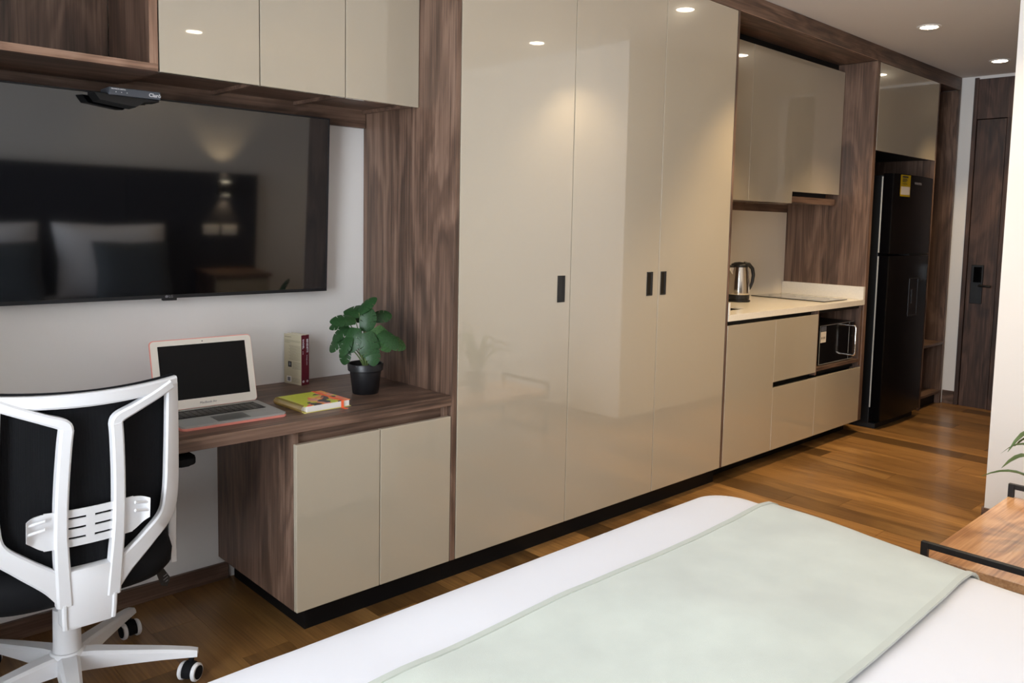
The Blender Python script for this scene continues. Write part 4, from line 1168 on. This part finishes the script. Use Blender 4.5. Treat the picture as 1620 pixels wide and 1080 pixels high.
steps = [(-0.004, 0.06), (-0.002, 0.25), (0.0, 0.40)] + [(d, None) for d in (0.0, 0.004, 0.012, 0.025, 0.045, 0.07, 0.10, 0.16, 0.28, 0.45, 0.62)]
rings = []
for ins, z in steps:
    ring = []
    for i, (x, y) in enumerate(bed_outline(ins)):
        zz = bed_prof(ins) if z is None else z
        if ins > 0.03:
            zz += 0.006 * noise.noise(Vector((x * 2.1, y * 2.1, 0.3))) + 0.003 * noise.noise(Vector((x * 5, y * 4, 7)))
        ring.append(bm.verts.new((x - 1.35, y + 1.9, zz)))
    rings.append(ring)
n = len(rings[0])
for a, b_ in zip(rings, rings[1:]):
    for j in range(n): bm.faces.new((a[j], a[(j + 1) % n], b_[(j + 1) % n], b_[j]))
bm.faces.new(rings[-1]); bm.faces.new(rings[0][::-1])
link_mesh('duvet', bm, 'linen', bed, smooth=True, angle=70)
part('base', bed, 'headboard_cloth', [(BX0 + 0.05, BX1 - 0.16, BY0 + 0.03, BY1 - 0.06, 0.0, 0.058)], 0.004)
hbd = thing('headboard', 'wide dark grey padded headboard on the wall behind the pillows', 'headboard', (1.52, YF + 0.03, 0))
for xa in (0.02, 1.022, 2.024): part('padded_panel', hbd, 'headboard_cloth', [(xa, xa + 0.998, YF + 0.013, YF + 0.065, 0.066, 1.44)], 0.006)

# throw laid across the bed
def xr_bed(y): return BX1 - 0.10 * max(0.0, min(1.0, (BY1 - 0.25 - y) / 0.75))
TY0, TY1 = -1.745, -1.150
def throw_mesh(y0, y1, lift, thick, drop_extra=0.0):
    bm = bmesh.new()
    ny = max(2, int((y1 - y0) / 0.03))
    cols = []
    for j in range(ny + 1):
        y = y0 + (y1 - y0) * j / ny
        xl, xr = BX0, xr_bed(y)
        # path across: up the left side, over, down the right side (offset by lift)
        path = []
        for z in (0.20, 0.30, 0.40): path.append((xl - lift, z, (-1, 0)))
        for d in (0.0, 0.004, 0.012, 0.025, 0.045, 0.07, 0.10): path.append((xl + d, bed_prof(d), (-(1 - d / 0.10), 0.25 + d / 0.10)))
        k0 = len(path)
        for k in range(1, 40): path.append((xl + 0.10 + (xr - xl - 0.20) * k / 40, ZT + 0.004, (0, 1)))
        for d in (0.10, 0.07, 0.045, 0.025, 0.012, 0.004, 0.0): path.append((xr - d, bed_prof(d), ((1 - d / 0.10), 0.25 + d / 0.10)))
        for z in (0.40, 0.30, 0.20): path.append((xr + lift, z, (1, 0)))
        ring = []
        for (x, z, nn) in path:
            l = math.hypot(*nn)
            off = lift if z > 0.405 else 0.0
            xx, zz = x + nn[0] / l * off, z + nn[1] / l * off
            yy = y + 0.035 * (xx - 0.9) / 1.4 + 0.004 * math.sin(xx * 6)
            if z > 0.5:
                zz += 0.006 * noise.noise(Vector((xx * 2.1, yy * 2.1, 0.3))) + 0.003 * noise.noise(Vector((xx * 5, yy * 4, 7))) + 0.0015 * noise.noise(Vector((xx * 9, yy * 7, 3))) + 0.002 + 0.016 * max(0.0, noise.noise(Vector((xx * 2.6 + yy * 1.9, yy * 1.2 - xx * 0.5, 5))))
            ring.append(bm.verts.new((xx - 1.35, yy + 1.44, zz - 0.2)))
        cols.append(ring)
    for a, b_ in zip(cols, cols[1:]):
        for i in range(len(a) - 1): bm.faces.new((a[i], a[i + 1], b_[i + 1], b_[i]))
    bmesh.ops.recalc_face_normals(bm, faces=bm.faces[:])
    bmesh.ops.solidify(bm, geom=bm.faces[:], thickness=-thick)
    return bm
thr = thing('throw_blanket', 'pale sage green plush throw laid across the white bed', 'blanket', (1.35, -1.44, 0.2))
link_mesh('cloth', throw_mesh(TY0, TY1, 0.007, 0.005), 'throw', thr, smooth=True, angle=60)
link_mesh('hem', throw_mesh(TY0 - 0.004, TY0 + 0.011, 0.0092, 0.006), 'throw_hem', thr, smooth=True, angle=60)
link_mesh('hem', throw_mesh(TY1 - 0.011, TY1 + 0.004, 0.0092, 0.006), 'throw_hem', thr, smooth=True, angle=60)

# pillows at the head
def pillow(name, label, loc, size, tilt, mat, grp):
    bm = bmesh.new()
    w, h, d = size
    nx, nz = 14, 10
    F = []; B = []
    for j in range(nz + 1):
        fr = []; bk = []
        for i in range(nx + 1):
            u, v = i / nx * 2 - 1, j / nz * 2 - 1
            th = d * (max(0, 1 - u ** 4) ** 0.6) * (max(0, 1 - v ** 4) ** 0.6) + 0.006
            px = u * w / 2 * (1 - 0.06 * (1 - v * v) * 0 - 0.07 * (1 - abs(v)) * abs(u)); pz = v * h / 2 * (1 - 0.07 * (1 - abs(u)) * abs(v)) + h / 2
            fr.append(bm.verts.new((px, th / 2, pz))); bk.append(bm.verts.new((px, -th / 2, pz)))
        F.append(fr); B.append(bk)
    for j in range(nz):
        for i in range(nx):
            bm.faces.new((F[j][i], F[j][i + 1], F[j + 1][i + 1], F[j + 1][i])); bm.faces.new((B[j][i], B[j + 1][i], B[j + 1][i + 1], B[j][i + 1]))
    for j in range(nz):
        bm.faces.new((F[j][0], F[j + 1][0], B[j + 1][0], B[j][0])); bm.faces.new((F[j][nx], B[j][nx], B[j + 1][nx], F[j + 1][nx]))
    for i in range(nx):
        bm.faces.new((F[0][i], B[0][i], B[0][i + 1], F[0][i + 1])); bm.faces.new((F[nz][i], F[nz][i + 1], B[nz][i + 1], B[nz][i]))
    o = link_mesh(name, bm, mat, smooth=True, angle=70)
    o.location = loc; o.rotation_euler = (tilt, 0, 0)
    tag(o, label, 'pillow', grp)
pillow('pillow', 'white pillow leaning on the headboard at the bedside lamp', (1.88, -2.70, ZT + 0.015), (0.74, 0.52, 0.17), R(14), 'linen', 'white pillows at the bed head')
pillow('pillow', 'white pillow leaning on the headboard at the window side', (1.06, -2.70, ZT + 0.015), (0.74, 0.52, 0.17), R(14), 'linen', 'white pillows at the bed head')
pillow('cushion', 'square dark grey cushion before the white pillow at the bedside lamp', (1.95, -2.49, ZT + 0.015), (0.50, 0.42, 0.14), R(18), 'grey_cloth', 'grey cushions on the bed')
pillow('cushion', 'square dark grey cushion before the white pillow at the window side', (1.15, -2.49, ZT + 0.015), (0.50, 0.42, 0.14), R(18), 'grey_cloth', 'grey cushions on the bed')

# bedside table, lamp and sockets by the headboard
t = thing('bedside_table', 'small brown wood bedside table mounted beside the bed', 'bedside table', (2.74, -2.75, 0))
part('top_board', t, 'wood_x', [(2.52, 2.98, YF + 0.066, -2.56, 0.66, 0.69)])
part('body', t, 'wood_x', [(2.54, 2.96, YF + 0.066, -2.58, 0.42, 0.6595)])
part('drawer_front', t, 'lacquer', [(2.54, 2.96, -2.579, -2.562, 0.44, 0.645)])
part('leg', t, 'steel_black', [(2.55, 2.57, -2.62, -2.60, 0.0, 0.4195)]); part('leg', t, 'steel_black', [(2.93, 2.95, -2.62, -2.60, 0.0, 0.4195)])
part('leg', t, 'steel_black', [(2.55, 2.57, -2.90, -2.88, 0.0, 0.4195)]); part('leg', t, 'steel_black', [(2.93, 2.95, -2.90, -2.88, 0.0, 0.4195)])
t = thing('wall_lamp', 'black wall lamp shining up and down above the bedside table', 'wall lamp', (2.74, -2.9345, 1.27))
part('body', t, 'matte_black', [(2.69, 2.79, YF + 0.0655, -2.87, 1.27, 1.37)], 0.003)
part('lens', t, 'lamp_glow', [(2.715, 2.765, -2.925, -2.885, 1.3702, 1.3722)], 0)
part('lens', t, 'lamp_glow', [(2.715, 2.765, -2.925, -2.885, 1.2678, 1.2698)], 0)
for zz, rx in ((0.112, PI), (-0.012, 0.0)):
    ld = bpy.data.lights.new('lamp_light', 'SPOT'); ld.energy = 14; ld.color = LAMP_COL; ld.spot_size = R(85); ld.spot_blend = 0.6; ld.shadow_soft_size = 0.02
    lo = bpy.data.objects.new('lamp_light', ld); COL.objects.link(lo); lo.parent = t; lo.location = (0, 0.03, zz); lo.rotation_euler = (rx, 0, 0)
for k, x in enumerate((2.645, 2.79)):
    o = thing('wall_socket', 'white socket plate on the dark headboard ' + ('toward the bed' if k == 0 else 'away from the bed'), 'socket', (x, -2.934, 0.99), 0, 'socket plates on the headboard')
    part('plate', o, 'socket_white', [(x - 0.06, x + 0.06, YF + 0.0655, -2.926, 0.955, 1.030)], 0.002)
    part('insert', o, 'lamp_trim', [(x - 0.035, x + 0.035, -2.9255, -2.924, 0.970, 1.015)], 0.0005)

# ------------------------------------------------------------------ bench with plant
t = thing('bench', 'low brown wood bench with black steel end frames beside the bed', 'bench', (3.27, -1.58, 0))
part('top_board', t, 'bench_wood', [(2.815, 3.745, -1.80, -1.362, 0.250, 0.280)], 0.0015)
for xa in (2.793, 3.728):
    fr = part('end_frame', t, 'steel_black', [(xa, xa + 0.02, -1.382, -1.360, 0.0, 0.335), (xa, xa + 0.02, -1.802, -1.780, 0.0, 0.335), (xa, xa + 0.02, -1.7798, -1.3822, 0.315, 0.335), (xa, xa + 0.02, -1.7798, -1.3822, 0.0, 0.018)], 0.0012)
part('rail', t, 'steel_black', [(2.8135, 3.7275, -1.395, -1.375, 0.228, 0.2495)], 0.001)
part('rail', t, 'steel_black', [(2.8135, 3.7275, -1.79, -1.77, 0.228, 0.2495)], 0.001)

t = thing('potted_plant', 'strap-leaved green plant in a dark pot on the low bench', 'plant', (3.36, -1.64, 0.2805))
bm = bmesh.new(); lathe(bm, [(0, 0), (0.055, 0), (0.070, 0.11), (0.072, 0.115), (0.066, 0.115), (0.062, 0.095), (0, 0.095)], 32)
link_mesh('pot', bm, 'pot_black', t, smooth=True)
bm = bmesh.new(); lathe(bm, [(0, 0.0955), (0.0615, 0.0955), (0.04, 0.102), (0, 0.104)], 24); link_mesh('soil', bm, 'soil', t, smooth=True)
rnd = random.Random(3)
spec = [(118, 0.26, 0.14, 0.017), (135, 0.22, 0.22, 0.022), (150, 0.25, 0.33, 0.016), (95, 0.20, 0.24, 0.018), (170, 0.22, 0.20, 0.02), (60, 0.22, 0.25, 0.02), (20, 0.24, 0.18, 0.02), (-20, 0.22, 0.26, 0.018), (-60, 0.24, 0.16, 0.02), (-95, 0.2, 0.28, 0.018), (-130, 0.22, 0.22, 0.02), (200, 0.23, 0.30, 0.018), (40, 0.1, 0.36, 0.016), (-160, 0.08, 0.38, 0.017)]
for a, reach, rise, w in spec:
    bm = bmesh.new(); ca, sa = math.cos(R(a)), math.sin(R(a)); rows = []
    for k in range(11):
        s = k / 10
        r = 0.012 + reach * s ** 1.2; z = 0.096 + rise * (math.sin(s * 2.2) / math.sin(2.2 * 0.72)) * (1 - 0.12 * s)
        ww = w * (math.sin(PI * (0.12 + 0.88 * s)) ** 0.7 if s < 1 else 0.02) + 0.0008
        rows.append([bm.verts.new((ca * r - sa * q * ww, sa * r + ca * q * ww, z + abs(q) * ww * 0.35)) for q in (-1, 0, 1)])
    for p, q in zip(rows, rows[1:]):
        for j in range(2): bm.faces.new((p[j], p[j + 1], q[j + 1], q[j]))
    bmesh.ops.solidify(bm, geom=bm.faces[:], thickness=0.0008)
    link_mesh('leaf', bm, 'leaf_pale', t, smooth=True)
